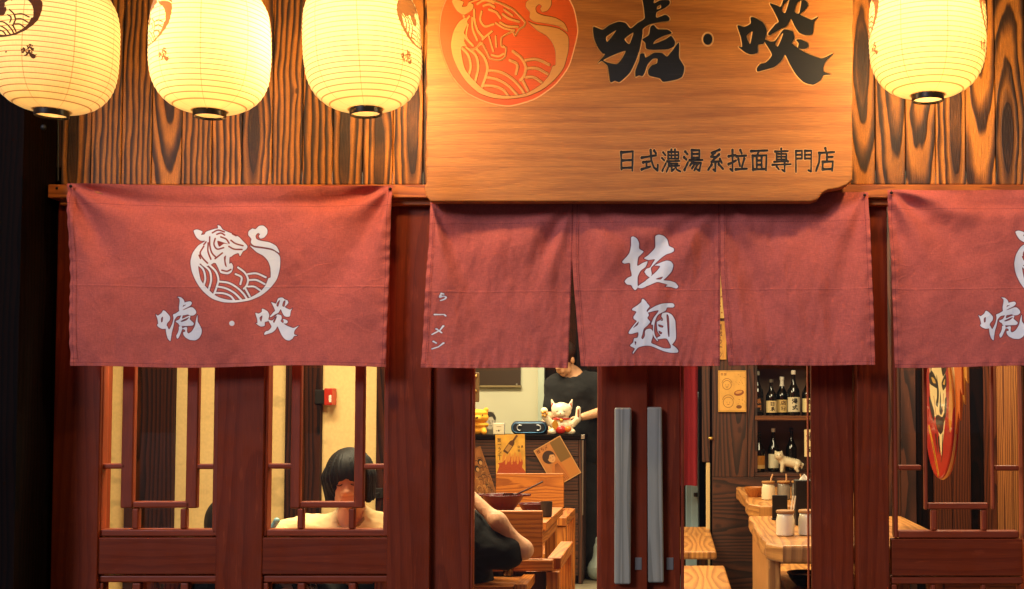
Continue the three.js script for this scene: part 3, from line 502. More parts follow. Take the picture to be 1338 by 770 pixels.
{
  const mat = curtainMat((g, w, h) => {
    const X = (px) => (px - 559) / 577 * w, Y = (py) => (py - 256) / 226 * h;
    printed(g, LA, ([a, b]) => [X(800 + a / 8.56), Y(300 + b / 8.56)], 5);
    printed(g, MIAN, ([a, b]) => [X(800 + a / 8.56), Y(385 + b / 8.56)], 5);
    [['ra', 575, 385, 14], ['bar', 572, 408, 16.5], ['me', 570, 427, 18], ['n', 569, 446, 18]].forEach(([k, x, y, s]) => { for (const [col, wd] of [[clothHalo, 10], [clothInk, 7]]) { g.fillStyle = col; small(g, k, X(x), Y(y), s * w / 577, wd, k !== 'ra'); } });
    stitch(g, 0, h * 0.165, w, h * 0.165); stitch(g, 0, h - 13, w, h - 13);
    for (const x of [12, w - 12, X(746), X(752.5), X(938.5), X(946)]) stitch(g, x, 0, x, h);
  }, 601);
  const T0 = [[563, 256], [1134.5, 251]], B = [552, 1141.5], z = 0.078;
  const corners = [T0[0], T0[1], [B[1], 479], [B[0], 480]];
  const t = thing('noodle_curtain', 'middle red cloth curtain of three panels with two large white characters', 'curtain', P(848, 256, z));
  const slits = [[0, 0.326], [0.326, 0.661], [0.661, 1]];
  slits.forEach(([a, b], i) => {
    const f0 = swag(7.7 + i * 2.1, 0.86);
    const f = (s, t) => {
      const u = (s - a) / (b - a), r = f0(u, t), t0 = i === 2 || (i === 1 && u > 0.5) ? 0.46 : 0.36, open = Math.max(0, (t - t0) / (1 - t0)) ** 1.15;
      const join = sm(0.0, 0.3, t);                              // the panels are one piece along the top
      let dx = 0;
      if (a > 0) dx += (1 - u) * open * (i === 1 ? 0.044 : 0.027);
      if (b < 1) dx -= u * open * 0.004;
      const wide = 0.02 * (fbm(s * 5, t * 1.5, 77) - 0.5), edge = Math.min(1, Math.min(a > 0 ? u * 8 : 1, b < 1 ? (1 - u) * 8 : 1)), k = Math.max(edge, open);
      return [wide + r[0] * join * (0.25 + 0.75 * k) + 0.012 * t + (i - 1) * 0.0015 * open, dx, (i === 0 ? -0.004 : i === 2 ? 0.003 : 0.002) * t + 0.3 * r[2] * join];
    };
    part('panel', clothGeo(corners, z, 120, 130, f, a, b, 0, 1), mat, t);
    part('hem', clothGeo(corners, z, 110, 4, f, a + 0.001, b - 0.001, 0.962, 0.999, 0.0022), mat, t);
    for (const [c, d] of [[a + 0.001, a + 0.013], [b - 0.013, b - 0.001]]) part('hem', clothGeo(corners, z, 4, 120, f, c, d, 0.02, 0.96, 0.0022), mat, t);
  });
  for (const [x, y] of [[567, 260], [1130, 255]]) part('nail', new THREE.SphereGeometry(0.006, 10, 8).translate(...P(x, y, z + 0.012).toArray()), M.iron, t);
}

// ------------------------------------------------------------------ paper lanterns
const RIBS = 27;
{
  const lanternTex = (ink) => {
  const LW = 1536, LH = 768, [c, g] = canvas(LW, LH);
  paintPixels(g, LW, LH, (u, v) => { const q = 1 + 0.05 * (fbm(u * 30, v * 18, 800) - 0.5) + 0.04 * (noise(u * 700, v * 60, 4) - 0.5); return [246 * q, 232 * q, 188 * q]; });
  for (let i = 0; i <= 8; i++) { g.fillStyle = 'rgba(150,96,40,0.42)'; g.fillRect((i + 0.37) / 8 * LW - 1.5, 0, 3, LH); }
  for (let i = 0; i <= RIBS; i++) { g.fillStyle = 'rgba(136,80,26,0.68)'; g.fillRect(0, i / RIBS * LH - 2, LW, 4); }
  for (const u of [0, 0.5]) {
    const cx = (u + 0.25) * LW, ex = 66 / 360 * LW / 787, TE = ([a, b]) => [cx + (a - 440) * ex, LH * 0.35 + (b - 400) * ex * 1.33];
    emblem(g, TE, ex * 1.1, ink, null);
    g.fillStyle = ink;
    drawPieces(g, HU2, ([a, b]) => [cx - 0.064 * LW + (a - 380) * 0.098, LH * 0.67 + (b - 380) * 0.128]);
    drawPieces(g, DAN, ([a, b]) => [cx + 0.064 * LW + (a - 515) * 0.077, LH * 0.67 + (b - 350) * 0.1]);
    g.beginPath(); g.ellipse(cx, LH * 0.675, 4, 5.4, 0, 0, 7); g.fill();
  }
  const tex = ctex(c); tex.wrapS = THREE.RepeatWrapping; tex.wrapT = THREE.RepeatWrapping; return tex;
  };
  const texDim = lanternTex('#43291c'), texLit = lanternTex('#7a5638');
  const prof = [];
  for (let i = 0; i <= RIBS * 6; i++) {
    const t = i / (RIBS * 6), q = Math.pow(Math.max(0, 1 - Math.pow(Math.abs(2 * t - 1), 3.3)), 1 / 2.0);
    prof.push([0.205 * (0.25 + 0.75 * q) - 0.0016 * Math.abs(Math.cos(Math.PI * RIBS * t)), 0.46 * t]);
  }
  const paperGeo = lathe(prof, 96);
  const capMat = std({ color: 0x1a120c, roughness: 0.35 }), discMat = phy({ color: 0xfff2d8, transmission: 0.6, roughness: 1, thickness: 0 });
  function lantern(label, px, py, z, k, turn, cd, glow, tilt = 0, tex = texLit) {
    const base = P(px, py, z), t = thing('paper_lantern', label, 'lantern', base, 'white paper lanterns in a row above the curtains');
    t.rotation.set(0, 0, tilt);
    const paperMat = phy({ map: tex, color: 0xf2ead8, transmission: 0.18, roughness: 1, thickness: 0, emissive: new THREE.Color(1.0, 0.8, 0.5), emissiveMap: tex, emissiveIntensity: glow });
    const body = local('paper_shade', paperGeo, paperMat, t); body.rotation.y = turn; body.scale.setScalar(k); body.position.y = 0.018 * k;
    const ring = local('cap_ring', lathe([[0.0545, 0.034], [0.0565, 0.034], [0.0565, 0], [0.0535, -0.002], [0.0515, 0.0], [0.0515, 0.034], [0.0545, 0.034]], 40), capMat, t); ring.scale.setScalar(k);
    const disc = local('cap_disc', new THREE.CylinderGeometry(0.0515, 0.0515, 0.002, 40).translate(0, 0.008, 0), discMat, t); disc.scale.setScalar(k);
    const top = local('cap_ring', lathe([[0.0545, 0.034], [0.0565, 0.034], [0.0565, 0], [0.0535, -0.002], [0.0515, 0.0], [0.0515, 0.034], [0.0545, 0.034]], 40), capMat, t); top.scale.setScalar(k); top.position.y = 0.466 * k;
    for (let i = 0; i < 8; i++) { const a = i / 8 * Math.PI * 2 + turn + 0.3; const s = local('stud', new THREE.SphereGeometry(0.0042, 10, 8), M.brass, t); s.position.set(Math.sin(a) * 0.0572 * k, 0.02 * k, Math.cos(a) * 0.0572 * k); }
    const ch = 3.019 - base.y - 0.5 * k; local('cord', new THREE.CylinderGeometry(0.004, 0.004, ch, 8).translate(0, 0.5 * k + ch / 2, 0), M.iron, t);
    const l = new THREE.PointLight(new THREE.Color(1.0, 0.71, 0.35), cd); l.name = 'lantern_bulb'; l.position.set(0, 0.3 * k, 0.0); l.shadow.radius = 2.0; l.castShadow = true; t.add(l);
    return t;
  }
  const D = Math.PI / 180, u = (deg) => deg * D - Math.PI / 2;
  lantern('large pale paper lantern at the far left, dimmer than the others', 67, 152, 0.8, 0.9, u(-18), 0.6, 0.15, -0.03, texDim);
  lantern('glowing paper lantern between the dim left lantern and the next bright one', 273.5, 152.5, 0.55, 0.94, u(-50), 1.9, 0.05);
  lantern('glowing paper lantern hanging beside the left edge of the signboard', 478, 150, 0.55, 0.94, u(83), 1.9, 0.05, 0.06);
  lantern('glowing paper lantern at the right of the signboard', 1212.5, 131.5, 0.55, 0.94, u(81), 1.9, 0.05);
}
// ------------------------------------------------------------------ inside: lamps, walls
function ceilingLamp(label, x, z, w, d, nits) {
  const t = thing('ceiling_lamp', label, 'lamp', [x, 2.618, z], 'ceiling panels inside the shop');
  local('housing', box(w + 0.04, 0.05, d + 0.04, 0.004, 'x').translate(0, -0.026, 0), M.white, t);
  local('diffuser', new THREE.BoxGeometry(w, 0.008, d).translate(0, -0.056, 0), std({ color: 0xfff0d0, emissive: new THREE.Color(1, 0.8, 0.5), emissiveIntensity: 1.5 }), t);
  const l = new THREE.RectAreaLight(new THREE.Color(1, 0.8, 0.5), nits, w, d); l.name = 'panel_light'; l.position.set(0, -0.064, 0); l.rotation.x = -Math.PI / 2; t.add(l);
}
ceilingLamp('ceiling light panel above the left window tables', -1.0, -0.45, 1.3, 0.5, 50);
ceilingLamp('ceiling light panel above the table inside the door', -0.25, -1.9, 0.7, 0.9, 30);
ceilingLamp('ceiling light panel above the counter with the speaker', -0.7, -4.2, 0.9, 0.6, 46);
ceilingLamp('ceiling light panel above the wall-side plank tables', 1.25, -2.2, 0.6, 1.2, 19);
ceilingLamp('ceiling light panel above the inner doorway with the crimson curtain', 0.72, -4.55, 0.3, 0.3, 30);
ceilingLamp('ceiling light panel behind the right lattice window', 2.2, -0.9, 0.6, 0.5, 50);

// the plastered partition behind the left windows, with dark timbers
{
  const a = P(-60, 0, -1.95).x, b = P(566, 0, -1.95).x;
  struct('wall_partition', wbox(-3.198, b, 0.002, 2.616, -2.06, -1.95), M.plaster);
  for (const [x0, x1, lab] of [[174, 217.5, 'dark timber post against the cream wall behind the leftmost window'], [379.5, 412.5, 'dark timber post against the cream wall left of the bob-haired diner'], [497, 530, 'dark timber post against the cream wall right of the bob-haired diner']]) {
    const t = thing('wall_post', lab, 'post', P((x0 + x1) / 2, 600, -1.9).setY(0.002), 'dark timbers on the cream wall');
    const g = pbox(x0, 0, x1, 1000, -1.9, 0.048, 0.005); g.computeBoundingBox(); const bb2 = g.boundingBox;
    part('timber', wbox(bb2.min.x, bb2.max.x, 0.003, 2.61, -1.948, -1.9, 0.005), M.aged, t);
  }
  const al = thing('alarm_box', 'small red box on a black bracket on the cream wall above the diner', 'alarm', P(422, 519, -1.86));
  part('bracket', pbox(411, 509.5, 424, 528, -1.89, 0.05, 0.004), M.iron, al);
  part('case', pbox(423, 507.5, 433.5, 530, -1.85, 0.09, 0.006), std({ color: 0xa82410, roughness: 0.4 }), al);
  part('window', pbox(429.5, 516.5, 432.5, 526, -1.848, 0.004, 0.001), M.white, al);
  part('conduit', tube([P(419, 350, -1.93), P(419, 430, -1.93), P(419, 509, -1.93)], 0.008), M.iron, al);
  const hk = thing('wall_hook', 'black metal hook on the timber post right of the diner', 'hook', P(492, 643, -1.87));
  part('plate', pbox(489, 638, 500, 651, -1.885, 0.012, 0.003), M.iron, hk);
  part('peg', tube([P(495, 645, -1.88), P(489, 646, -1.85), P(483, 643.5, -1.83), P(481, 640.5, -1.82)], 0.006), M.iron, hk);
}
// left dining tables behind the windows
function tableAt(label, x0, x1, z0, z1, y, mat, over = 0.03) {
  const t = thing('dining_table', label, 'table', [(x0 + x1) / 2, 0.002, (z0 + z1) / 2]);
  part('tabletop', wbox(x0, x1, y - 0.045, y, z0, z1, 0.006, 'x'), mat, t);
  for (const x of [x0 + 0.07, x1 - 0.07]) for (const z of [z0 + 0.07, z1 - 0.07]) part('leg', wbox(x - 0.03, x + 0.03, 0.002, y - 0.046, z - 0.03, z + 0.03, 0.004), mat, t);
  part('apron', wbox(x0 + 0.11, x1 - 0.11, y - 0.11, y - 0.047, z1 - 0.085, z1 - 0.06, 0.002, 'x'), mat, t);
  return t;
}
tableAt('wooden dining table in front of the bob-haired diner, mostly behind the window board', -1.5, -0.45, -0.52, -0.14, 0.72, M.oak);
{
  const q = P(356, 685, -0.45), t = thing('table_ornament', 'small orange and teal glazed ornament left of the diner', 'ornament', [q.x - 0.01, 0.722, -0.45]);
  local('base', new THREE.SphereGeometry(0.04, 24, 16).scale(1.15, 0.75, 0.9).translate(0, 0.031, 0), phy({ color: 0xd9801e, roughness: 0.3, clearcoat: 0.6 }), t);
  for (let i = 0; i < 6; i++) { const a = i / 6 * Math.PI * 2; local('rib', new THREE.TorusGeometry(0.032, 0.0025, 6, 20).scale(1, 0.8, 1).rotateY(a).translate(0, 0.033, 0), std({ color: 0xb5541a, roughness: 0.4 }), t); }
  local('finial', tube([[0, 0.058, 0], [0.008, 0.078, 0], [0.02, 0.096, 0], [0.026, 0.106, 0.002]], 0.012, 20, 10), phy({ color: 0x5f8f92, roughness: 0.35, clearcoat: 0.5 }), t);
  local('finial_tip', new THREE.SphereGeometry(0.013, 14, 10).translate(0.027, 0.108, 0.002), phy({ color: 0x6fa0a0, roughness: 0.35 }), t);
}
{ // patterned cushion below the second window's board
  const z = -0.3, a = P(352, 757, z), b = P(388, 800, z), t = thing('patterned_cushion', 'black and white patterned cushion low behind the second lattice window', 'cushion', [(a.x + b.x) / 2, b.y - 0.16, z]);
  const pat = pixTex(256, 256, (u, v) => { const q = fbm(u * 8 + 0.6 * fbm(u * 5, v * 5, 3), v * 16, 71, 3) > 0.5 ? 215 : 22; return [q, q * 0.94, q * 0.85]; });
  const g = new RoundedBoxGeometry(0.34, 0.32, 0.12, 8, 0.055), p = g.attributes.position;
  for (let i = 0; i < p.count; i++) { const q = 1 - 0.25 * (Math.abs(p.getX(i)) / 0.17) ** 3 * (Math.abs(p.getY(i)) / 0.16) ** 3; p.setXYZ(i, p.getX(i) * q, p.getY(i) * q, p.getZ(i) * 1.1); }
  g.computeVertexNormals(); local('cover', g.translate(-0.03, 0.16, 0), std({ map: pat, roughness: 0.9 }), t);
  local('piping', new THREE.TorusGeometry(0.15, 0.004, 6, 40).scale(1.08, 1.02, 1).translate(-0.03, 0.16, 0), M.blackCloth, t);
}

// ------------------------------------------------------------------ the back of the room seen through the left door
const CZ = -4.4;
{
  const x0 = -1.9, x1 = P(761.5, 600, CZ).x, top = P(700, 568.5, CZ).y, t = thing('service_counter', 'dark board-fronted counter at the back with posters on it', 'counter', [(x0 + x1) / 2, 0.002, CZ - 0.18]);
  const n = 8, hh = (top - 0.035 - 0.06) / n;
  for (let i = 0; i < n; i++) part('plank', wbox(x0, x1 - 0.032, 0.06 + i * hh + 0.002, 0.06 + (i + 1) * hh - 0.002, CZ - 0.02, CZ + (i % 2) * 0.002, 0.003, 'x'), M.dark, t);
  part('end_post', wbox(x1 - 0.03, x1, 0.004, top - 0.036, CZ - 0.34, CZ + 0.004, 0.003), M.dark, t);
  part('carcass', wbox(x0, x1 - 0.032, 0.004, top - 0.037, CZ - 0.34, CZ - 0.022, 0.002, 'x'), M.black, t);
  part('countertop', wbox(x0 - 0.01, x1 + 0.012, top - 0.035, top, CZ - 0.36, CZ + 0.012, 0.004, 'x'), M.black, t);
  part('corner_trim', wbox(x1 - 0.012, x1 + 0.014, top - 0.03, top + 0.002, CZ - 0.02, CZ + 0.015, 0.002), M.metal, t);
  part('corner_trim', wbox(x1 - 0.004, x1 + 0.005, 0.5, top - 0.04, CZ - 0.006, CZ + 0.007, 0.002), M.metal, t);
}
const COUNTER_TOP = P(700, 568.5, CZ).y + 0.001;
// printed posters: thin sheets
function poster(name, label, corners, z, w, h, draw, group) {
  const [c, g] = canvas(w, h); draw(g, w, h);
  const cx = corners.reduce((s, q) => s + q[0], 0) / 4, cy = corners.reduce((s, q) => s + q[1], 0) / 4, A = P(...corners[0], z), B = P(...corners[1], z), D = P(...corners[3], z);
  const W2 = A.distanceTo(B), H2 = A.distanceTo(D), t = thing(name, label, 'poster', P(cx, cy, z), group);
  t.rotation.z = Math.atan2(B.y - A.y, B.x - A.x);
  const g2 = new THREE.BoxGeometry(W2, H2, 0.003, 6, 8, 1), p = g2.attributes.position;
  for (let i = 0; i < p.count; i++) p.setZ(i, p.getZ(i) + 0.003 * (Math.abs(p.getX(i) / W2) ** 2 + Math.abs(p.getY(i) / H2) ** 2));
  const m = std({ map: ctex(c), roughness: 0.55 });
  local('sheet', g2, m, t);
}
const blotch = (g, w, h, base, amp, s) => paintPixels(g, w, h, (u, v) => { const q = 1 + amp * (fbm(u * 6, v * 7, s) - 0.5) + 0.06 * (noise(u * 160, v * 160, s) - 0.5); return base.map((b) => Math.min(255, b * q)); });
poster('bottle_poster', 'yellow poster with a tilted bottle and red plate on the counter front', [[647.5, 569.5], [686, 568.5], [686, 619], [648, 625]], CZ + 0.012, 256, 370, (g, w, h) => {
  blotch(g, w, h, [222, 164, 62], 0.3, 10);
  g.fillStyle = '#b4481c'; g.beginPath(); closed(g, nums('10,330 30,270 20,250 60,240 90,210 120,190 150,200 190,195 225,215 235,250 228,290 250,320 250,368 8,368')); g.fill();
  g.fillStyle = '#d98a34'; for (let i = 0; i < 7; i++) { g.beginPath(); g.ellipse(70 + i * 24, 200 + (i % 2) * 22, 11, 42, 0.25 - i * 0.05, 0, 7); g.fill(); }
  g.fillStyle = '#a3360f'; for (let i = 0; i < 90; i++) { g.globalAlpha = 0.5; g.fillRect(30 + 190 * hash(i, 1, 3), 235 + 110 * hash(i, 2, 3), 26 * hash(i, 3, 3), 3); } g.globalAlpha = 1;
  g.save(); g.translate(122, 105); g.rotate(0.62); g.fillStyle = '#5a3312'; g.fillRect(-24, -30, 48, 96); g.beginPath(); g.moveTo(-24, -28); g.quadraticCurveTo(-22, -50, -9, -60); g.lineTo(-8, -104); g.lineTo(8, -104); g.lineTo(9, -60); g.quadraticCurveTo(22, -50, 24, -28); g.fill(); g.fillStyle = '#b98442'; g.fillRect(-18, -14, 36, 62); g.fillStyle = '#6d3a14'; g.fillRect(-10, -118, 20, 16); g.restore();
  g.fillStyle = '#3a1d0a'; small(g, 'mian', 16, 30, 34, 5); ['bar', 'ra', 'n'].forEach((k, i) => small(g, k, 20, 74 + i * 34, 30, 5)); small(g, 'bar', 20, 168, 30, 5); g.fillRect(32, 172, 5, 52);
  small(g, 'ri', 190, 100, 24, 3.5); small(g, 'xi', 218, 98, 24, 3.5); small(g, 'la', 192, 132, 22, 3);
}, 'posters on the counter front');
poster('portrait_poster', 'tilted brown poster with a dark-haired woman in an old print style', [[697.5, 589], [732, 569], [758.5, 618], [725, 638]], CZ + 0.016, 256, 360, (g, w, h) => {
  blotch(g, w, h, [188, 120, 58], 0.25, 20); g.fillStyle = '#7d5a26'; g.fillRect(150, 10, 98, 190); g.fillStyle = '#c47b32'; g.fillRect(150, 206, 98, 146);
  g.fillStyle = '#3d2216'; g.beginPath(); g.ellipse(84, 112, 54, 56, 0, 0, 7); g.fill(); g.fillStyle = '#dba066'; g.beginPath(); g.ellipse(100, 128, 32, 40, 0.1, 0, 7); g.fill(); g.fillStyle = '#3d2216'; g.beginPath(); closed(g, nums('66,92 96,84 130,96 128,110 100,100 72,126')); g.fill();
  g.fillStyle = '#c2702c'; g.beginPath(); closed(g, nums('20,352 40,250 70,196 110,172 150,200 150,352')); g.fill();
  g.fillStyle = '#2c150c'; g.fillRect(86, 122, 10, 3); g.fillRect(110, 122, 10, 3); g.fillStyle = '#8d2d1a'; g.fillRect(97, 148, 10, 4);
  g.strokeStyle = 'rgba(90,40,16,0.6)'; g.lineWidth = 3; for (let i = 0; i < 9; i++) { g.beginPath(); g.moveTo(30 + i * 14, 350); g.quadraticCurveTo(60 + i * 9, 260, 100 + i * 3, 190); g.stroke(); }
  g.fillStyle = '#5a2a12'; small(g, 'la', 16, 14, 30, 4.5); small(g, 'ra', 54, 14, 30, 4.5); small(g, 'me', 90, 14, 30, 4.5);
  g.strokeStyle = '#d8a468'; g.lineWidth = 5; g.strokeRect(3, 3, w - 6, h - 6);
}, 'posters on the counter front');
poster('figure_poster', 'tilted brown poster of crowded ink figures beside the door post', [[596, 600], [627, 589], [649, 626], [618, 660]], CZ + 0.009, 256, 360, (g, w, h) => {
  blotch(g, w, h, [156, 96, 46], 0.5, 30);
  for (let i = 0; i < 60; i++) { const x = 256 * hash(i, 1, 41), y = 90 + 260 * hash(i, 2, 41); g.strokeStyle = i % 3 ? 'rgba(52,26,12,0.75)' : 'rgba(208,150,84,0.8)'; g.lineWidth = 3 + 3 * hash(i, 4, 4); g.beginPath(); g.arc(x, y, 8 + 22 * hash(i, 3, 41), hash(i, 5, 1) * 6, hash(i, 5, 1) * 6 + 3.4); g.stroke(); }
  for (const [x, y] of [[70, 120], [150, 150], [200, 110]]) { g.fillStyle = '#2c150c'; g.beginPath(); g.arc(x, y, 24, 0, 7); g.fill(); g.fillStyle = '#c9935a'; g.beginPath(); g.arc(x + 3, y + 7, 16, 0, 7); g.fill(); }
}, 'posters on the counter front');

// things standing on the counter
const onCounter = (px, z) => [P(px, 560, z).x, COUNTER_TOP, z];
{
  const z = CZ - 0.13, t = thing('portable_speaker', 'dark blue portable speaker with rounded ends on the counter', 'speaker', onCounter(692, z));
  const s = 1 / 178, w = 49 * s, h = 17.5 * s, g = new RoundedBoxGeometry(w, h, 0.09, 8, h * 0.46);
  local('body', g.translate(0, h / 2, 0), std({ color: 0x1c2b44, roughness: 0.45 }), t);
  const ring = []; for (let i = 0; i <= 48; i++) { const a = i / 48 * Math.PI * 2, c = Math.cos(a), sn = Math.sin(a); ring.push(V(Math.sign(c) * (w / 2 - h * 0.52) + c * h * 0.37, h / 2 + sn * h * 0.36, 0.046)); }
  local('rim', new THREE.TubeGeometry(new THREE.CatmullRomCurve3(ring, true), 120, 0.0032, 8, true), std({ color: 0x3f78a8, roughness: 0.35, metalness: 0.3 }), t);
  local('grille', new RoundedBoxGeometry(w - h * 0.5, h * 0.62, 0.006, 3, 0.003).translate(0, h / 2, 0.045), std({ color: 0x171d2b, roughness: 0.8 }), t);
  for (const sx of [-1, 1]) local('horn_ring', new THREE.TorusGeometry(h * 0.2, 0.0042, 8, 28, Math.PI * 1.3).rotateZ(sx < 0 ? 0.9 : -2.3 + 0.2).translate(sx * (w / 2 - h * 0.72), h / 2, 0.05), std({ color: 0xc6ccd4, roughness: 0.35, metalness: 0.6 }), t);
  const z2 = CZ - 0.12, b = thing('small_white_box', 'small white printed box beside the portable speaker', 'box', onCounter(652, z2));
  local('carton', new RoundedBoxGeometry(0.082, 0.083, 0.05, 2, 0.003).translate(0, 0.042, 0), M.white, b);
  const [c, q] = canvas(128, 128, '#e4d8b8'); q.fillStyle = '#8a6a44'; q.fillRect(38, 34, 60, 6); q.fillRect(30, 86, 18, 8); q.fillStyle = '#3c3226'; q.beginPath(); q.arc(66, 88, 11, 0, 7); q.fill(); q.fillStyle = '#a8875a'; q.fillRect(84, 78, 16, 4);
  local('label', new THREE.BoxGeometry(0.076, 0.076, 0.001).translate(0, 0.042, 0.0262), std({ map: ctex(c), roughness: 0.6 }), b);
}
// ---- smooth bodies: tapered capsules and ellipsoids joined by a smooth minimum, then meshed
function prim(p, x, y, z) {
  if (p.e) { const dx = (x - p.c[0]) / p.e[0], dy = (y - p.c[1]) / p.e[1], dz = (z - p.c[2]) / p.e[2], k0 = Math.hypot(dx, dy, dz), k1 = Math.hypot(dx / p.e[0], dy / p.e[1], dz / p.e[2]); return k1 > 1e-9 ? k0 * (k0 - 1) / k1 : -Math.min(...p.e); }
  const ax = p.a[0], ay = p.a[1], az = p.a[2], bx = p.b[0] - ax, by = p.b[1] - ay, bz = p.b[2] - az, l2 = bx * bx + by * by + bz * bz;
  let t = ((x - ax) * bx + (y - ay) * by + (z - az) * bz) / (l2 || 1e-9); t = t < 0 ? 0 : t > 1 ? 1 : t;
  const f = p.flat || 1;                                       // flattened front to back
  return Math.hypot(x - ax - bx * t, y - ay - by * t, (z - az - bz * t) / f) * (f < 1 ? 0.9 : 1) - (p.ra + (p.rb - p.ra) * t);
}
const smin = (a, b, k) => { const h = Math.max(k - Math.abs(a - b), 0) / k; return Math.min(a, b) - h * h * k * 0.25; };
const cap = (a, b, ra, rb = ra, flat) => ({ a, b, ra, rb, flat }), ell = (c, e) => ({ c, e });
function blobGeo(prims, k, cell, cut, most = 120) {
  const lo = [1e9, 1e9, 1e9], hi = [-1e9, -1e9, -1e9];
  for (const p of prims) for (let i = 0; i < 3; i++) { const pts = p.e ? [[p.c[i], p.e[i]]] : [[p.a[i], p.ra], [p.b[i], p.rb]]; for (const [c, r] of pts) { lo[i] = Math.min(lo[i], c - r - k * 0.5); hi[i] = Math.max(hi[i], c + r + k * 0.5); } }
  const L = Math.max(hi[0] - lo[0], hi[1] - lo[1], hi[2] - lo[2]), n = Math.min(most, Math.ceil(L / cell) + 6), half = n / 2, step = L / (n - 6), c = [0, 1, 2].map((i) => (lo[i] + hi[i]) / 2);
  const mc = new MarchingCubes(n, new THREE.MeshStandardMaterial(), false, false, 220000);
  mc.isolation = 0;
  for (let z = 0; z < n; z++) for (let y = 0; y < n; y++) for (let x = 0; x < n; x++) {
    const X = c[0] + (x - half) * step, Y = c[1] + (y - half) * step, Z = c[2] + (z - half) * step;
    let d = 1e3;
    if (X > lo[0] - 2 * step && X < hi[0] + 2 * step && Y > lo[1] - 2 * step && Y < hi[1] + 2 * step && Z > lo[2] - 2 * step && Z < hi[2] + 2 * step) { for (const p of prims) d = smin(d, prim(p, X, Y, Z), k); if (cut) d = Math.max(d, cut(X, Y, Z)); }
    mc.field[x + y * n + z * n * n] = -d;
  }
  mc.update();
  const cnt = mc.count, pos = new Float32Array(cnt * 3);
  for (let i = 0; i < cnt; i++) for (let j = 0; j < 3; j++) pos[i * 3 + j] = c[j] + mc.positionArray[i * 3 + j] * half * step;
  let g = new THREE.BufferGeometry(); g.setAttribute('position', new THREE.BufferAttribute(pos, 3));
  g = mergeVertices(g, step * 0.02);
  // outward winding
  const ix = g.index.array, p = g.attributes.position; let vol = 0; const A = V(0, 0, 0), B = V(0, 0, 0), D = V(0, 0, 0);
  for (let i = 0; i < ix.length; i += 3) { A.fromBufferAttribute(p, ix[i]); B.fromBufferAttribute(p, ix[i + 1]); D.fromBufferAttribute(p, ix[i + 2]); vol += A.dot(B.cross(D)); }
  if (vol < 0) for (let i = 0; i < ix.length; i += 3) { const q = ix[i]; ix[i] = ix[i + 1]; ix[i + 1] = q; }
  g.computeVertexNormals(); return g;
}
{ // beckoning cat
  const z = CZ - 0.1, t = thing('beckoning_cat', 'white ceramic beckoning cat figurine with red ears on the counter', 'figurine', onCounter(734.5, z));
  const s = 0.0056, Q = (x, y, zz = 0) => [x * s, y * s, zz];              // picture pixels from the base centre
  const white = phy({ color: 0xe9dcc0, roughness: 0.3, clearcoat: 0.5, clearcoatRoughness: 0.15 }), red = phy({ color: 0xb81c12, roughness: 0.35, clearcoat: 0.5 }), gold = std({ color: 0xd09a3a, roughness: 0.35, metalness: 0.7 });
  local('body', blobGeo([
    { c: Q(0, 11), e: [0.085, 0.075, 0.07] }, { c: Q(-1, 31.5, 0.01), e: [0.073, 0.062, 0.062] }, cap(Q(-11, 36), Q(-14, 45.5), 0.019, 0.006), cap(Q(10, 36), Q(13, 45.5), 0.019, 0.006),
    cap(Q(-15, 15, 0.03), Q(-22, 24, 0.04), 0.026, 0.024), cap(Q(-22, 24, 0.04), Q(-23, 31, 0.045), 0.024, 0.027), cap(Q(15, 14, 0.03), Q(21, 20, 0.04), 0.026, 0.022), cap(Q(21, 20, 0.04), Q(22, 34, 0.04), 0.021, 0.018),
    { c: Q(-12, 4, 0.05), e: [0.035, 0.024, 0.03] }, { c: Q(12, 4, 0.05), e: [0.035, 0.024, 0.03] }, { c: Q(-1, 27, 0.062), e: [0.03, 0.018, 0.018] }], 0.014, 0.0045), white, t);
  for (const sx of [-1, 1]) local('inner_ear', new THREE.ConeGeometry(0.014, 0.034, 12).scale(1, 1, 0.4).rotateZ(-sx * 0.25).translate(...Q(sx * 12 - 0.7, 40, 0.012)), red, t);
  local('collar', new THREE.TorusGeometry(0.055, 0.009, 10, 36).rotateX(Math.PI / 2).scale(1, 1, 0.95).translate(...Q(-0.5, 20.5, 0.012)), red, t);
  local('bell', new THREE.SphereGeometry(0.014, 16, 12).translate(...Q(0, 18.5, 0.072)), gold, t);
  local('coin', new THREE.CylinderGeometry(0.03, 0.03, 0.012, 24).scale(0.75, 1, 1.1).rotateX(Math.PI / 2).translate(...Q(-8, 13, 0.072)), gold, t);
  local('bib', new THREE.SphereGeometry(0.034, 20, 14).scale(1.15, 0.9, 0.5).translate(...Q(-1, 6.5, 0.068)), red, t);
  local('fruit', new THREE.SphereGeometry(0.025, 18, 12).translate(...Q(9, 7, 0.066)), std({ color: 0xd9731a, roughness: 0.4 }), t);
  local('paw_tablet', new RoundedBoxGeometry(0.012, 0.06, 0.006, 2, 0.003).translate(...Q(22, 28, 0.062)), std({ color: 0x9a4a2a, roughness: 0.5 }), t);
  for (const dx of [-4, 4]) local('eye', new THREE.TorusGeometry(0.008, 0.0018, 6, 14, Math.PI).translate(...Q(-1 + dx, 29.5, 0.071)), M.hair, t);
  local('nose', new THREE.SphereGeometry(0.005, 10, 8).translate(...Q(-1, 27.6, 0.081)), red, t);
  local('flower', blobGeo([0, 1, 2, 3, 4].map((i) => cap(Q(-22 + 3 * Math.cos(i * 1.26), 27 + 3 * Math.sin(i * 1.26), 0.072), Q(-22 + 3 * Math.cos(i * 1.26), 27 + 3 * Math.sin(i * 1.26), 0.073), 0.009)), 0.004, 0.0025), gold, t);
}
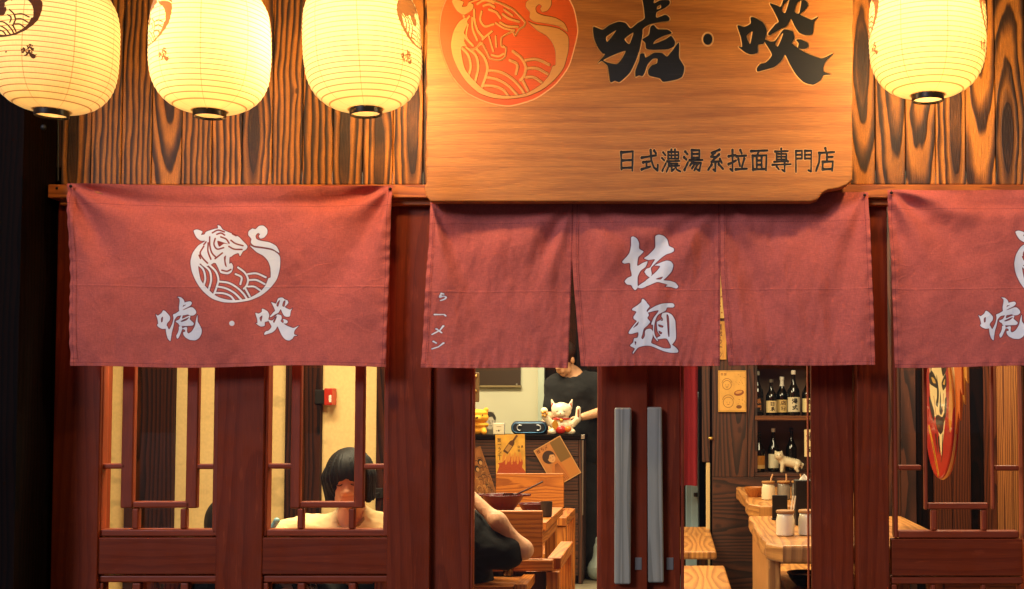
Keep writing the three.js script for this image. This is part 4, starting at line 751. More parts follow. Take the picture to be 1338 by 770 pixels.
{ // stacked yellow toy
  const z = CZ - 0.1, t = thing('yellow_toy', 'yellow rounded toy with small ears at the left end of the counter', 'toy', onCounter(624, z)), s = 0.0056, Q = (x, y, zz = 0) => [x * s, y * s, zz];
  const yel = std({ color: 0xe8a020, roughness: 0.75 });
  local('body', blobGeo([{ c: Q(-2, 5), e: [0.078, 0.036, 0.06] }, { c: Q(-1, 12.5), e: [0.088, 0.028, 0.065] }, cap(Q(8, 6, 0.03), Q(10, 3, 0.05), 0.024, 0.02)], 0.01, 0.0045), yel, t);
  local('head', blobGeo([{ c: Q(-1, 22), e: [0.086, 0.048, 0.065] }, { c: Q(-1, 28), e: [0.08, 0.03, 0.06] }, { c: Q(11, 32.5), e: [0.019, 0.018, 0.014] }, { c: Q(-13, 32.5), e: [0.019, 0.018, 0.014] }, { c: Q(1, 21, 0.05), e: [0.03, 0.02, 0.025] }], 0.01, 0.0045), yel, t);
  for (const dx of [-6, 8]) local('eye', new THREE.SphereGeometry(0.006, 10, 8).translate(...Q(dx, 25.5, 0.061)), M.hair, t);
  local('nose', new THREE.SphereGeometry(0.008, 10, 8).scale(1.3, 0.8, 0.8).translate(...Q(1, 22.3, 0.076)), M.hair, t);
  const ph = thing('photo_stand', 'small grey cut-out photo standing behind the yellow toy', 'photo', onCounter(639.5, CZ - 0.2));
  const [c, g] = canvas(128, 256, '#8d8878'); g.fillStyle = '#23201c'; g.beginPath(); closed(g, nums('10,70 30,20 80,8 120,50 122,100 104,90 90,60 50,70 30,100')); g.fill(); g.fillStyle = '#b4ad9a'; g.beginPath(); closed(g, nums('24,90 60,66 96,74 108,120 98,170 74,200 40,180')); g.fill(); g.fillStyle = '#2e2a24'; for (const x of [52, 84]) { g.fillRect(x, 104, 18, 5); g.fillRect(x + 2, 116, 13, 7); } g.fillRect(62, 160, 28, 6); g.fillStyle = '#6b6556'; g.fillRect(66, 122, 8, 26); g.fillRect(20, 205, 100, 50);
  const sh = new THREE.Shape(); nums('-0.04,0 0.04,0 0.045,0.08 0.05,0.12 0.03,0.165 -0.01,0.17 -0.045,0.13 -0.05,0.06').forEach(([x, y], i) => (i ? sh.lineTo(x, y) : sh.moveTo(x, y)));
  const ex = new THREE.ExtrudeGeometry(sh, { depth: 0.004, bevelEnabled: false }), p = ex.attributes.position; for (let i = 0; i < p.count; i++) ex.attributes.uv.setXY(i, p.getX(i) / 0.1 + 0.5, p.getY(i) / 0.17);
  local('card', ex, std({ map: ctex(c), roughness: 0.6 }), ph); local('foot', box(0.08, 0.006, 0.05, 0.002, 'x').translate(0, 0.003, -0.026), M.iron, ph);
}
{ // back wall things
  const z = -5.69, t = thing('wall_board', 'dark brown board hanging on the pale back wall above the counter', 'board', P(652, 504, z + 0.03));
  part('panel', pbox(600, 440, 680, 503.5, z + 0.03, 0.022, 0.002, 'x'), std({ color: 0x3a2a1e, roughness: 0.35 }), t);
  part('frame', pbox(599, 503.7, 681, 506.4, z + 0.036, 0.03, 0.002, 'x'), std({ color: 0x8d7a52, roughness: 0.5 }), t);
  part('stud', new THREE.SphereGeometry(0.008, 10, 8).translate(...P(675, 502.5, z + 0.034).toArray()), M.metal, t);
  const w = thing('hanging_clapper', 'brown wooden tablet with two brass knobs hanging by the door post', 'tablet', P(619, 525, -3.6));
  part('tablet', pbox(610, 487, 625.5, 525.5, -3.6, 0.03, 0.006), std({ color: 0x7a5c34, roughness: 0.5 }), w);
  for (const y of [492, 511]) part('knob', new THREE.SphereGeometry(0.011, 14, 10).translate(...P(621.5, y, -3.592).toArray()), M.brass, w);
  part('cord', tube([P(618, 300, -3.615), P(618, 400, -3.615), P(618, 487.5, -3.615)], 0.003), M.iron, w);
  const b = P(711, 500, -5.2).x;
  struct('wall_pier', wbox(b - 0.05, b, 0.004, 2.616, -5.69, -5.2), std({ color: 0xa9b3a2, roughness: 0.8 }));
  struct('wall_kitchen', wbox(b + 0.002, 0.4, 0.004, 2.616, -5.69, -5.25), M.black);
}
// chairs: a plank back, two arms on square posts, a seat
function chair(label, cx, zb, dir, w, backTop) {   // zb = the back's plane, dir = the way the sitter faces along z
  const t = thing('wooden_armchair', label, 'chair', [cx, 0.002, zb]), Z = (d) => dir * d, zz = (a, b) => [Math.min(Z(a), Z(b)), Math.max(Z(a), Z(b))];
  const lb = (x0, x1, y0, y1, a, b, ax = 'y', r = 0.005) => { const [z0, z1] = zz(a, b); return wbox(x0, x1, y0, y1, z0, z1, r, ax); };
  local('backrest', lb(-w / 2 + 0.045, w / 2 - 0.045, 0.655, backTop, 0.0, 0.03, 'x'), M.oak, t);
  local('back_rail', lb(-w / 2, w / 2, 0.6, 0.648, -0.008, 0.045, 'x'), M.oak, t);
  for (const s of [-1, 1]) {
    local('arm', lb(s * w / 2 - 0.03, s * w / 2 + 0.03, 0.6, 0.65, 0.05, 0.68, 'z'), M.oak, t);
    local('leg', lb(s * w / 2 - 0.027, s * w / 2 + 0.027, 0, 0.598, 0.0, 0.05), M.oak, t);
    local('leg', lb(s * w / 2 - 0.027, s * w / 2 + 0.027, 0, 0.598, 0.62, 0.67), M.oak, t);
    local('stretcher', lb(s * w / 2 - 0.015, s * w / 2 + 0.015, 0.2, 0.25, 0.052, 0.618, 'z'), M.oak, t);
  }
  local('seat', lb(-w / 2 + 0.03, w / 2 - 0.03, 0.4, 0.44, 0.02, 0.65, 'z'), M.oak, t);
  local('back_panel', lb(-w / 2 + 0.03, w / 2 - 0.03, 0.15, 0.595, 0.01, 0.028, 'y', 0.002), M.dark, t);
}
chair('wooden armchair seen from behind, nearest inside the left door', -0.185, -0.62, -1, 0.56, 0.853);
chair('wooden armchair facing the door in front of the counter', -0.305, -3.22, 1, 0.52, 0.868);
{
  const t = thing('ramen_table', 'light wooden table between the two armchairs with bowls on it', 'table', [-0.37, 0.002, -1.75]);
  const n = 5, x0 = -0.76, x1 = -0.005, z0 = -2.2, z1 = -1.32;
  for (let i = 0; i < n; i++) part('plank', wbox(x0 + 0.0, x1, 0.7, 0.74, z0 + (z1 - z0) * i / n + 0.001, z0 + (z1 - z0) * (i + 1) / n - 0.001, 0.003, 'x'), M.oak, t);
  for (const x of [x0 + 0.06, x1 - 0.06]) for (const z of [z0 + 0.06, z1 - 0.06]) part('leg', wbox(x - 0.03, x + 0.03, 0.002, 0.698, z - 0.03, z + 0.03, 0.004), M.oak, t);
  part('apron', wbox(x1 - 0.05, x1 - 0.03, 0.62, 0.698, z0 + 0.095, z1 - 0.095, 0.002, 'z'), M.oak, t);
  // bowls, ladle, cup
  const S = (px, py, z) => [P(px, py, z).x, 0.742, z];
  const bowl = (label, px, z, k) => {
    const b = thing('noodle_bowl', label, 'bowl', S(px, 660, z));
    local('shell', lathe([[0.001, 0.004], [0.055, 0.004], [0.06, 0], [0.065, 0.012], [0.1, 0.055], [0.112, 0.082], [0.118, 0.084], [0.114, 0.088], [0.106, 0.084], [0.092, 0.055], [0.058, 0.02], [0.001, 0.016]], 40).scale(k, k, k), M.lacquer, b);
    local('broth', new THREE.CylinderGeometry(0.096 * k, 0.096 * k, 0.004, 32).translate(0, 0.062 * k, 0), phy({ color: 0x5a2a12, roughness: 0.15, clearcoat: 1 }), b);
    return b;
  };
  const b1 = bowl('large dark red lacquer bowl with a ladle on the table', 657, -1.95, 0.98);
  for (const sx of [-1, 1]) local('lug', new RoundedBoxGeometry(0.05, 0.012, 0.05, 2, 0.005).translate(sx * 0.122, 0.083, 0), M.lacquer, b1);
  bowl('smaller dark red lacquer bowl beside the dark cup', 697, -1.72, 0.66);
  const l = thing('ladle', 'dark wooden ladle leaning out of the large red bowl', 'ladle', S(668, 650, -1.95));
  local('handle', tube([[0.0, 0.075, 0.01], [0.09, 0.115, 0.02], [0.17, 0.155, 0.02]], 0.005, 16, 8), std({ color: 0x3a1410, roughness: 0.4 }), l);
  local('scoop', new THREE.SphereGeometry(0.03, 20, 12, 0, Math.PI * 2, Math.PI / 2, Math.PI / 2).translate(-0.015, 0.092, 0.01), std({ color: 0x3a1410, roughness: 0.4, side: THREE.DoubleSide }), l);
  const c = thing('dark_cup', 'small dark brown cup at the table edge beside the bowls', 'cup', S(714, 668, -1.6));
  local('cup_wall', lathe([[0.001, 0], [0.024, 0], [0.027, 0.006], [0.03, 0.075], [0.028, 0.075], [0.024, 0.008], [0.001, 0.006]], 28), std({ color: 0x2b1d16, roughness: 0.6 }), c);
  local('tea', new THREE.CylinderGeometry(0.0265, 0.0265, 0.002, 24).translate(0, 0.058, 0), phy({ color: 0x30200e, roughness: 0.1 }), c);
}
{ // the low bench by the door
  const t = thing('slatted_bench', 'low pale wooden bench with slats beside the black-shirted diner', 'bench', [-0.13, 0.002, -0.5]);
  for (let i = 0; i < 5; i++) part('slat', wbox(-0.3, -0.035, 0.555, 0.58, -0.73 + i * 0.078 + 0.002, -0.73 + (i + 1) * 0.078 - 0.002, 0.003, 'x'), M.oak, t);
  part('arm', wbox(-0.03, 0.02, 0.55, 0.59, -0.73, -0.34, 0.004, 'z'), M.oak, t);
  for (const x of [-0.27, -0.01]) for (const z of [-0.7, -0.38]) part('leg', wbox(x - 0.022, x + 0.022, 0.002, 0.549, z - 0.02, z + 0.02, 0.004), M.oak, t);
  const g = thing('drinking_glass', 'small glass lying in shade beside the diner elbow', 'glass', [-0.09, 0.581, -0.62]);
  local('tumbler', lathe([[0.001, 0], [0.024, 0], [0.028, 0.07], [0.0265, 0.07], [0.023, 0.004], [0.001, 0.004]], 28), phy({ color: 0xffffff, transmission: 1, roughness: 0.02, thickness: 0.004, ior: 1.45 }), g);
  local('drink', new THREE.CylinderGeometry(0.0235, 0.0225, 0.03, 24).translate(0, 0.0205, 0), phy({ color: 0x401408, roughness: 0.05 }), g);
}
{ // pale bag on the floor behind the counter corner
  const t = thing('plastic_bag', 'pale bluish plastic bag on the floor at the counter corner', 'bag', [P(776, 745, -4.6).x + 0.02, 0.002, -4.6]);
  const g = blobGeo([cap([0, 0.07, 0], [0.06, 0.06, 0.02], 0.07, 0.06), cap([0, 0.1, 0], [0.0, 0.24, 0.0], 0.05, 0.015), cap([0.05, 0.1, 0], [0.07, 0.2, 0.0], 0.04, 0.012), cap([0, 0.24, 0], [0.01, 0.3, 0], 0.015, 0.02)], 0.04, 0.008), p = g.attributes.position;
  for (let i = 0; i < p.count; i++) { const q = 0.012 * (fbm(p.getX(i) * 40, p.getY(i) * 30, 5) - 0.5); p.setX(i, p.getX(i) + q); p.setZ(i, p.getZ(i) + q); p.setY(i, Math.max(0, p.getY(i))); }
  g.computeVertexNormals(); local('sack', g, phy({ color: 0xa9b8b4, roughness: 0.4, transmission: 0.3, thickness: 0 }), t);
  local('tie', new THREE.TorusGeometry(0.017, 0.004, 8, 18).rotateX(Math.PI / 2).translate(0.003, 0.245, 0), M.white, t);
}

// ------------------------------------------------------------------ right half: doorway curtain, board wall with shelves, plank tables
{
  const z = -4.25, wx0 = P(930, 0, -3.9).x, wx1 = P(984.5, 0, -3.9).x;
  struct('wall_passage', wbox(0.42, wx0 + 0.3, 0.004, 2.616, -5.2, -4.9), M.black);
  const t = thing('doorway_curtain', 'crimson cloth hanging in the inner doorway behind the right door', 'curtain', P(900, 480, z));
  const f = (s, q) => [0.016 * Math.sin(s * 15) * (0.4 + q) + 0.006 * (fbm(s * 8, q * 6, 3) - 0.5), 0, 0];
  part('cloth', clothGeo([[868, 380], [912, 380], [911.5, 635], [868, 634]], z, 60, 60, f), std({ color: 0x8c1a26, roughness: 0.95, side: THREE.DoubleSide }), t);
  part('rod', new THREE.CylinderGeometry(0.012, 0.012, 0.5, 16).rotateZ(Math.PI / 2).translate(...P(890, 379, z).toArray()), M.dark, t);
  const s = thing('steel_cabinet', 'bluish steel cabinet edge seen under the crimson doorway curtain', 'cabinet', [P(913, 0, -4.6).x, 0.004, -4.7]);
  const q = wbox(P(896, 0, -4.6).x, P(913, 0, -4.6).x, 0.01, 1.4, -4.86, -4.6, 0.006);
  part('side', q, std({ color: 0x8fa9b8, roughness: 0.4, metalness: 0.2 }), s);
  part('door_panel', wbox(P(903, 0, -4.6).x, P(911.5, 0, -4.6).x, 0.3, 1.36, -4.599, -4.592, 0.002), std({ color: 0x9db9c8, roughness: 0.35, metalness: 0.2 }), s);
  part('handle', wbox(P(906, 0, -4.6).x, P(911, 0, -4.6).x, 0.62, 0.65, -4.591, -4.575, 0.004, 'x'), M.iron, s);
  const j = thing('door_jamb', 'dark jamb with a pale lower strip at the inner doorway', 'door frame', [P(924, 0, -3.92).x, 0.004, -3.95]);
  part('upper', wbox(P(917, 0, -3.92).x, P(927, 0, -3.92).x, P(0, 604, -3.92).y, 2.61, -3.99, -3.92, 0.004), M.dark, j);
  part('lower_strip', wbox(P(922, 0, -3.92).x, P(927, 0, -3.92).x, 0.004, P(0, 605, -3.92).y, -3.99, -3.92, 0.004), std({ color: 0xd9bd86, roughness: 0.6 }), j);
  part('door_stop', new THREE.SphereGeometry(0.012, 12, 8).scale(1.5, 1, 1).translate(...P(929, 573, -3.885).toArray()), M.brass, j);
  // board wall
  const bw = thing('board_wall', 'dark stained board wall beside the bottle shelves', 'wall', [(wx0 + wx1) / 2, 0.004, -3.92]);
  const y1 = P(0, 624, -3.9).y;
  part('plank', wbox(wx0, wx1 - 0.05, y1 + 0.002, 2.61, -3.99, -3.905, 0.003), M.dark, bw);
  part('plank', wbox(wx1 - 0.048, wx1, y1 + 0.002, 2.61, -3.99, -3.9, 0.003), M.dark, bw);
  part('plank', wbox(wx0, P(1170, 0, -3.9).x, 0.004, y1, -3.99, -3.902, 0.003, 'x'), M.dark, bw);
  // bottle shelf
  const sx0 = wx1 + 0.002, sx1 = P(1150, 0, -3.9).x, sh = thing('bottle_shelf', 'dark wall shelves holding rows of bottles seen through the right door', 'shelf', [(sx0 + sx1) / 2, y1 + 0.002, -4.0]);
  part('back_panel', wbox(sx0, sx1, y1 + 0.003, 2.61, -4.3, -4.28, 0.002), std({ color: 0x6a4f3a, roughness: 0.5 }), sh);
  part('bottom_board', wbox(sx0, sx1, y1 + 0.004, y1 + 0.03, -4.278, -3.9, 0.003, 'x'), M.dark, sh);
  const ys = P(0, 543.5, -3.9).y, yb = P(0, 549.5, -3.9).y;
  part('shelf_board', wbox(sx0, sx1, yb, ys, -4.278, -3.9, 0.003, 'x'), std({ map: tOak, color: 0x9a8468, roughness: 0.6 }), sh);
  part('shelf_board', wbox(sx0, sx1, ys + 0.42, ys + 0.45, -4.278, -3.9, 0.003, 'x'), M.dark, sh);
  part('side_panel', wbox(sx0 - 0.0, sx0 + 0.018, y1 + 0.032, 2.6, -4.278, -3.905, 0.002), M.dark, sh);

  poster('sketch_poster', 'yellow poster of small noodle sketches on the dark board wall', [[938, 484.5], [974.5, 484.5], [976, 538], [938.5, 538.5]], -3.89, 256, 370, (g, w, h) => {
    blotch(g, w, h, [226, 172, 84], 0.16, 50); g.strokeStyle = '#7a4a1c'; g.fillStyle = '#7a4a1c'; g.lineWidth = 4;
    for (const [x, y, r] of [[80, 130, 40], [92, 285, 46]]) { g.beginPath(); g.arc(x, y, r, 0, 7); g.stroke(); g.beginPath(); g.arc(x, y - r * 0.3, r * 1.15, 3.3, 6.1); g.stroke(); g.fillRect(x - 15, y - 4, 6, 6); g.fillRect(x + 10, y - 4, 6, 6); g.beginPath(); g.arc(x, y + 10, 10, 0.2, 2.9); g.stroke(); }
    g.fillStyle = '#8d4a1e'; g.beginPath(); g.ellipse(190, 200, 46, 26, -0.2, 0, 7); g.fill(); g.fillStyle = '#d89a4c'; g.beginPath(); g.ellipse(188, 194, 32, 13, -0.2, 0, 7); g.fill(); g.fillRect(206, 150, 5, 50); g.fillStyle = '#7a4a1c'; g.beginPath(); g.ellipse(190, 325, 26, 16, 0, 0, 7); g.fill();
    g.lineWidth = 2.5; for (let i = 0; i < 26; i++) { const x = 150 + 90 * hash(i, 1, 61), y = i < 13 ? 30 + 110 * hash(i, 2, 61) : 240 + 60 * hash(i, 2, 61); g.beginPath(); g.moveTo(x, y); g.lineTo(x + 14 * hash(i, 3, 1), y + 8 * hash(i, 4, 1)); g.stroke(); }
    small(g, 'la', 22, 20, 26, 3); small(g, 'mian', 52, 20, 26, 3); g.strokeRect(8, 8, w - 16, h - 16);
  });
  const zj = -3.89;
  poster('strip_poster', 'narrow brown strip poster seen in the gap between the curtain panels', [[937, 420], [949, 420], [949, 470], [937, 470]], zj, 128, 256, (g, w, h) => { blotch(g, w, h, [206, 150, 70], 0.3, 70); g.fillStyle = '#53301a'; ['mian', 'la', 'ra', 'bar', 'n'].forEach((k, i) => small(g, k, 30, 16 + i * 46, 42, 6)); });
  poster('upper_strip_poster', 'pale strip poster above the narrow brown one in the curtain gap', [[937, 350], [949, 350], [949, 416], [937, 416]], zj, 128, 256, (g, w, h) => { blotch(g, w, h, [222, 182, 104], 0.3, 71); g.fillStyle = '#a0682c'; for (let i = 0; i < 14; i++) g.fillRect(20 + 60 * hash(i, 1, 1), 16 + i * 16, 30 * hash(i, 2, 1), 7); });

  // bottles
  const labelTex = (base, draw) => { const [c, g] = canvas(128, 128, base); draw(g); return ctex(c); };
  const BP = [[0.001, 0.003], [0.04, 0], [0.0445, 0.006], [0.0445, 0.15], [0.042, 0.172], [0.028, 0.2], [0.017, 0.225], [0.0135, 0.25], [0.0135, 0.285], [0.0155, 0.287], [0.0155, 0.296], [0.001, 0.298]];
  const bottleGeo = lathe(BP, 28), capGeo = lathe([[0.001, 0.31], [0.014, 0.31], [0.0165, 0.306], [0.0165, 0.282], [0.0145, 0.281]], 24), neckGeo = lathe([[0.0145, 0.282], [0.0145, 0.255], [0.018, 0.235], [0.0172, 0.2345], [0.0137, 0.254]], 24);
  const labGeo = new THREE.CylinderGeometry(0.0455, 0.0455, 0.1, 28, 1, true, -1.25, 2.5).translate(0, 0.075, 0);
  function bottle(label, px, z, y, k, kw, lm, capM, mat = M.bottle, neck = null) {
    const b = thing('sake_bottle', label, 'bottle', [P(px, 540, z).x, y + 0.001, z], 'bottles on the wall shelves');
    local('glass_body', bottleGeo, mat, b).scale.set(kw, k, kw);
    if (capM) local('stopper', capGeo, capM, b).scale.set(kw, k, kw);
    if (neck) local('neck_wrap', neckGeo, neck, b).scale.set(kw, k, kw);
    if (lm) local('paper_label', labGeo, lm, b).scale.set(kw, k, kw);
    b.rotation.y = 0.08;
  }
  const lab = (base, ink, keys, band) => std({ map: labelTex(base, (g) => { g.fillStyle = ink; if (band) { g.fillStyle = band; g.fillRect(0, 92, 128, 36); g.fillStyle = ink; } keys.forEach((k, i) => small(g, k, 44, 10 + i * 56, 46, 8)); }), roughness: 0.7, side: THREE.DoubleSide });
  const zb = -4.02;
  bottle('dark bottle with orange brush writing at the left end of the upper shelf', 990, zb, ys, 1.0, 0.95, lab('#1a1412', '#c2783a', ['xi', 'men']), std({ color: 0x9d9a90, roughness: 0.4 }), M.bottle);
  bottle('short-necked bottle with a cream label, second on the upper shelf', 1008, zb, ys, 0.82, 0.9, lab('#dcc48c', '#2c1c10', ['ri', 'xi']), std({ color: 0x5a5148, roughness: 0.4 }), M.bottle);
  bottle('bottle with white neck wrap and yellow label in the middle of the upper shelf', 1022, zb - 0.06, ys, 0.88, 0.98, lab('#e0bd74', '#4a2c14', ['dian', 'ri']), M.white, M.bottle, M.white);
  bottle('tall black bottle with a white cap and brush label on the upper shelf', 1037, zb + 0.03, ys, 1.02, 1.0, lab('#d8cfae', '#1c1712', ['tang', 'shi']), M.white, M.bottle);
  bottle('bottle with a cream label cut off by the door stile on the upper shelf', 1056, zb, ys, 0.95, 1.0, lab('#e2cf98', '#2c1c10', ['mian', 'ri']), M.iron, M.bottle);
  const yl = y1 + 0.031;
  bottle('bottle with an orange landscape label on the lower shelf', 991.5, zb, yl, 0.9, 0.95, lab('#b97a24', '#7a2a12', [], '#d8b06a'), M.iron);
  bottle('bottle with a pale label behind the striped cat figurine', 1010.5, zb - 0.05, yl, 0.98, 0.9, lab('#d9cfae', '#6a5a3a', []), M.white);
  bottle('unlabelled dark bottle behind the tiger figurine back', 1034, zb - 0.12, yl, 0.98, 0.9, null, M.iron);
  poster('price_strip', 'white card with black brush writing beside the lower shelf', [[1051, 561.5], [1070, 561.5], [1070, 597], [1051, 597]], -3.88, 128, 200, (g, w, h) => { blotch(g, w, h, [232, 214, 160], 0.08, 81); g.fillStyle = '#1c1510'; small(g, 'tang', 20, 20, 70, 10); small(g, 'shi', 20, 106, 70, 10); });
  { // striped figurine
    const t2 = thing('tiger_figurine', 'small white striped tiger figurine standing on the lower shelf', 'figurine', [P(1032, 600, -3.95).x, yl + 0.001, -3.95]), k = 0.0053, Q = (x, y, z2 = 0) => [x * k, y * k, z2];
    local('body', blobGeo([cap(Q(-8, 15), Q(9, 11), 0.034, 0.034), cap(Q(-11, 17, 0.01), Q(-14, 21, 0.02), 0.028, 0.028), { c: Q(-15, 22, 0.028), e: [0.03, 0.027, 0.028] }, cap(Q(-18, 25, 0.02), Q(-19, 27.5, 0.02), 0.009, 0.005), cap(Q(-11.5, 25, 0.02), Q(-11, 27.5, 0.02), 0.009, 0.005),
      cap(Q(-10, 11, 0.022), Q(-11, 1.8, 0.024), 0.015, 0.012), cap(Q(-8, 11, -0.022), Q(-8, 1.8, -0.022), 0.015, 0.012), cap(Q(10, 10, 0.02), Q(8, 5, 0.022), 0.018, 0.011), cap(Q(8, 5, 0.022), Q(10, 1.8, 0.022), 0.011, 0.011), cap(Q(11, 10, -0.02), Q(11, 1.8, -0.02), 0.017, 0.011), cap(Q(13, 12), Q(17, 10), 0.008, 0.007), cap(Q(17, 10), Q(15.5, 5), 0.007, 0.005)], 0.012, 0.0038), M.ceramic, t2);
    for (let i = 0; i < 6; i++) local('stripe', new THREE.TorusGeometry(0.035, 0.0022, 6, 20, Math.PI * 0.8).rotateY(Math.PI / 2).rotateX(-0.3).translate(...Q(-7 + i * 2.8, 14.6 - i * 0.65, 0)), M.hair, t2);
    for (const sx of [-1, 1]) local('eye', new THREE.SphereGeometry(0.0036, 8, 6).translate(...Q(-15 + sx * 2.2, 23, 0.054)), M.hair, t2);
  }
  // live-edge plank tables
  function slabGeo(x0, x1, z0, z1, y0, y1, sd) {
    const n = 26, sh2 = new THREE.Shape(); sh2.moveTo(x1, -z0);
    for (let i = 0; i <= n; i++) { const q = i / n, z2 = z0 + (z1 - z0) * q; sh2.lineTo(x0 + 0.03 * (fbm(q * 4, sd, 7) - 0.5) + 0.012 * (fbm(q * 13, sd, 9) - 0.5) + 0.05 * sm(0.9, 1, q) * sm(0.9, 1, q), -z2); }
    sh2.lineTo(x1, -z1);
    const g = new THREE.ExtrudeGeometry(sh2, { depth: y1 - y0 - 0.03, bevelEnabled: true, bevelSize: 0.012, bevelThickness: 0.015, bevelSegments: 3 }).rotateX(-Math.PI / 2).translate(0, y0 + 0.015, 0);
    return woodUV(g, 'z');
  }
  const t1 = thing('plank_table', 'far live-edge wooden plank table below the bottle shelves', 'table', [1.35, 0.004, -3.1]);
  part('top', slabGeo(1.05, 1.75, -3.88, -2.33, 0.66, 0.74, 3), M.slab, t1);
  part('end_panel', wbox(1.24, 1.3, 0.004, 0.659, -3.7, -2.5, 0.006), M.dark, t1);
  const t3 = thing('plank_table', 'near live-edge wooden plank table with a plank end, cut by the door', 'table', [1.35, 0.004, -1.0]);
  part('top', slabGeo(0.99, 1.75, -1.65, -0.36, 0.67, 0.74, 8), M.slab, t3);
  part('end_panel', wbox(1.0, 1.055, 0.004, 0.669, -1.62, -0.62, 0.008), M.slab, t3);
  // benches
  function bench(label, x0, x1, z0, z1, y) {
    const b = thing('wooden_bench', label, 'bench', [(x0 + x1) / 2, 0.004, (z0 + z1) / 2]), w = (x1 - x0) / 2;
    const g = new RoundedBoxGeometry(x1 - x0, 0.05, z1 - z0, 4, 0.014); g.translate((x0 + x1) / 2, y - 0.025, (z0 + z1) / 2); part('seat', woodUV(g, 'z'), M.slab, b);
    for (const z2 of [z0 + 0.14, z1 - 0.14]) for (const x of [x0 + 0.07, x1 - 0.07]) part('leg', wbox(x - 0.022, x + 0.022, 0.004, y - 0.051, z2 - 0.022, z2 + 0.022, 0.004), M.dark, b);
  }
  bench('wooden bench farther inside the right door, before the inner doorway', 0.52, 0.855, -4.05, -2.62, 0.45);
  bench('near wooden bench just inside the right door at the bottom of the picture', 0.645, 0.875, -1.98, -1.05, 0.45);
  bench('wooden stool seat partly under the near plank table', 1.12, 1.6, -2.06, -1.1, 0.45);
  const pp = thing('paper_sheet', 'white folded paper lying on the floor between the benches', 'paper', [P(905, 733, -2.5).x, 0.401, -2.55]);
  local('fold', new THREE.BoxGeometry(0.1, 0.001, 0.08).rotateZ(0.06).translate(0, 0.004, 0), M.white, pp); local('fold', new THREE.BoxGeometry(0.08, 0.001, 0.08).rotateZ(-0.25).translate(0.02, 0.016, 0), M.white, pp);
  pp.position.y = 0.004; pp.userData.label = 'white folded paper on the floor under the wooden benches';
  // jars, bowl, napkin boxes
  function jar(label, px, z, k, mat, spoon) {
    const j2 = thing('condiment_jar', label, 'jar', [P(px, 640, z).x, 0.7412, z], 'condiment jars on the plank tables');
    local('pot', lathe([[0.001, 0], [0.036, 0], [0.041, 0.006], [0.041, 0.07], [0.036, 0.088], [0.035, 0.097], [0.001, 0.097]], 32).scale(k, k, k), mat, j2);
    const ld = local('lid', lathe([[0.001, 0.112], [0.038, 0.112], [0.041, 0.109], [0.041, 0.102], [0.038, 0.098], [0.001, 0.098]], 32).scale(k, k, k), std({ color: 0x9a6a34, roughness: 0.55 }), j2);
    if (spoon) local('spoon', tube([[0.012 * k, 0.09 * k, 0.012], [0.016 * k, 0.125 * k, 0.016], [spoon * k, 0.155 * k, 0.018]], 0.0045, 12, 8), std({ color: 0xd9a878, roughness: 0.5 }), ld);
  }
  const smoky = phy({ color: 0x8b8478, roughness: 0.25, clearcoat: 0.6 });
  jar('cream jar with a wooden lid and spoon on the far plank table', 1004, -2.72, 0.98, M.ceramic, 0.026);
  jar('grey jar with a wooden lid beside the cream jar on the far plank table', 1024, -2.74, 0.98, smoky, 0.014);
  jar('grey jar with a wooden lid, rightmost on the far plank table', 1043, -2.74, 0.98, smoky, 0.012);
  jar('large cream jar with a wooden lid on the near plank table', 1026, -0.72, 0.97, M.ceramic, 0.0);
  jar('cream jar cut off by the door stile on the near plank table', 1055, -0.74, 0.97, phy({ color: 0xcabd98, roughness: 0.3, clearcoat: 0.5 }), 0.0);
  const bw2 = thing('wooden_bowl', 'small pale wooden bowl left of the jars on the far plank table', 'bowl', [P(985.5, 645, -2.95).x, 0.7412, -2.95]);
  local('shell', lathe([[0.001, 0.003], [0.034, 0.003], [0.036, 0], [0.04, 0.006], [0.058, 0.04], [0.062, 0.058], [0.059, 0.06], [0.054, 0.042], [0.034, 0.012], [0.001, 0.01]], 36), std({ map: tOak, color: 0xf0d4a4, roughness: 0.5 }), bw2); local('foot_ring', new THREE.TorusGeometry(0.035, 0.003, 8, 30).rotateX(Math.PI / 2).translate(0, 0.003, 0), M.oak, bw2);
  const nb = (label, px, z, w, h, d) => { const b = thing('napkin_box', label, 'box', [P(px, 660, z).x, 0.7412, z]); local('case', box(w, h, d, 0.006).translate(0, h / 2, 0), M.iron, b); local('tissue', new THREE.ConeGeometry(0.02, 0.04, 5).rotateY(0.5).scale(1.3, 0.7, 0.5).translate(0, h + 0.014, 0), M.white, b); return b; };
  nb('tall black napkin box behind the near jars', 1051, -1.2, 0.09, 0.21, 0.1);
  const mb = thing('menu_holder', 'small black menu holder behind the large cream jar', 'holder', [P(1019, 660, -1.45).x, 0.7412, -1.45]); local('plate', box(0.075, 0.115, 0.012, 0.003).translate(0, 0.062, 0), M.iron, mb); local('foot', box(0.08, 0.006, 0.05, 0.002, 'x').translate(0, 0.003, 0), M.iron, mb);
  const cs = thing('chopsticks', 'pair of pale chopsticks leaning beside the large cream jar', 'chopsticks', [P(1033, 690, -0.9).x, 0.7412, -0.9]);
  for (const dx of [0, 0.011]) local('chopstick', tube([[dx - 0.012, 0.002, 0.0], [dx, 0.07, -0.01], [dx + 0.014, 0.155, -0.02]], 0.003, 8, 8), std({ color: 0xe8dcc0, roughness: 0.5 }), cs);
  const db = thing('dark_bowl', 'dark metal bowl on the stool seat at the bottom right of the door', 'bowl', [P(1052, 760, -1.25).x, 0.4512, -1.25]);
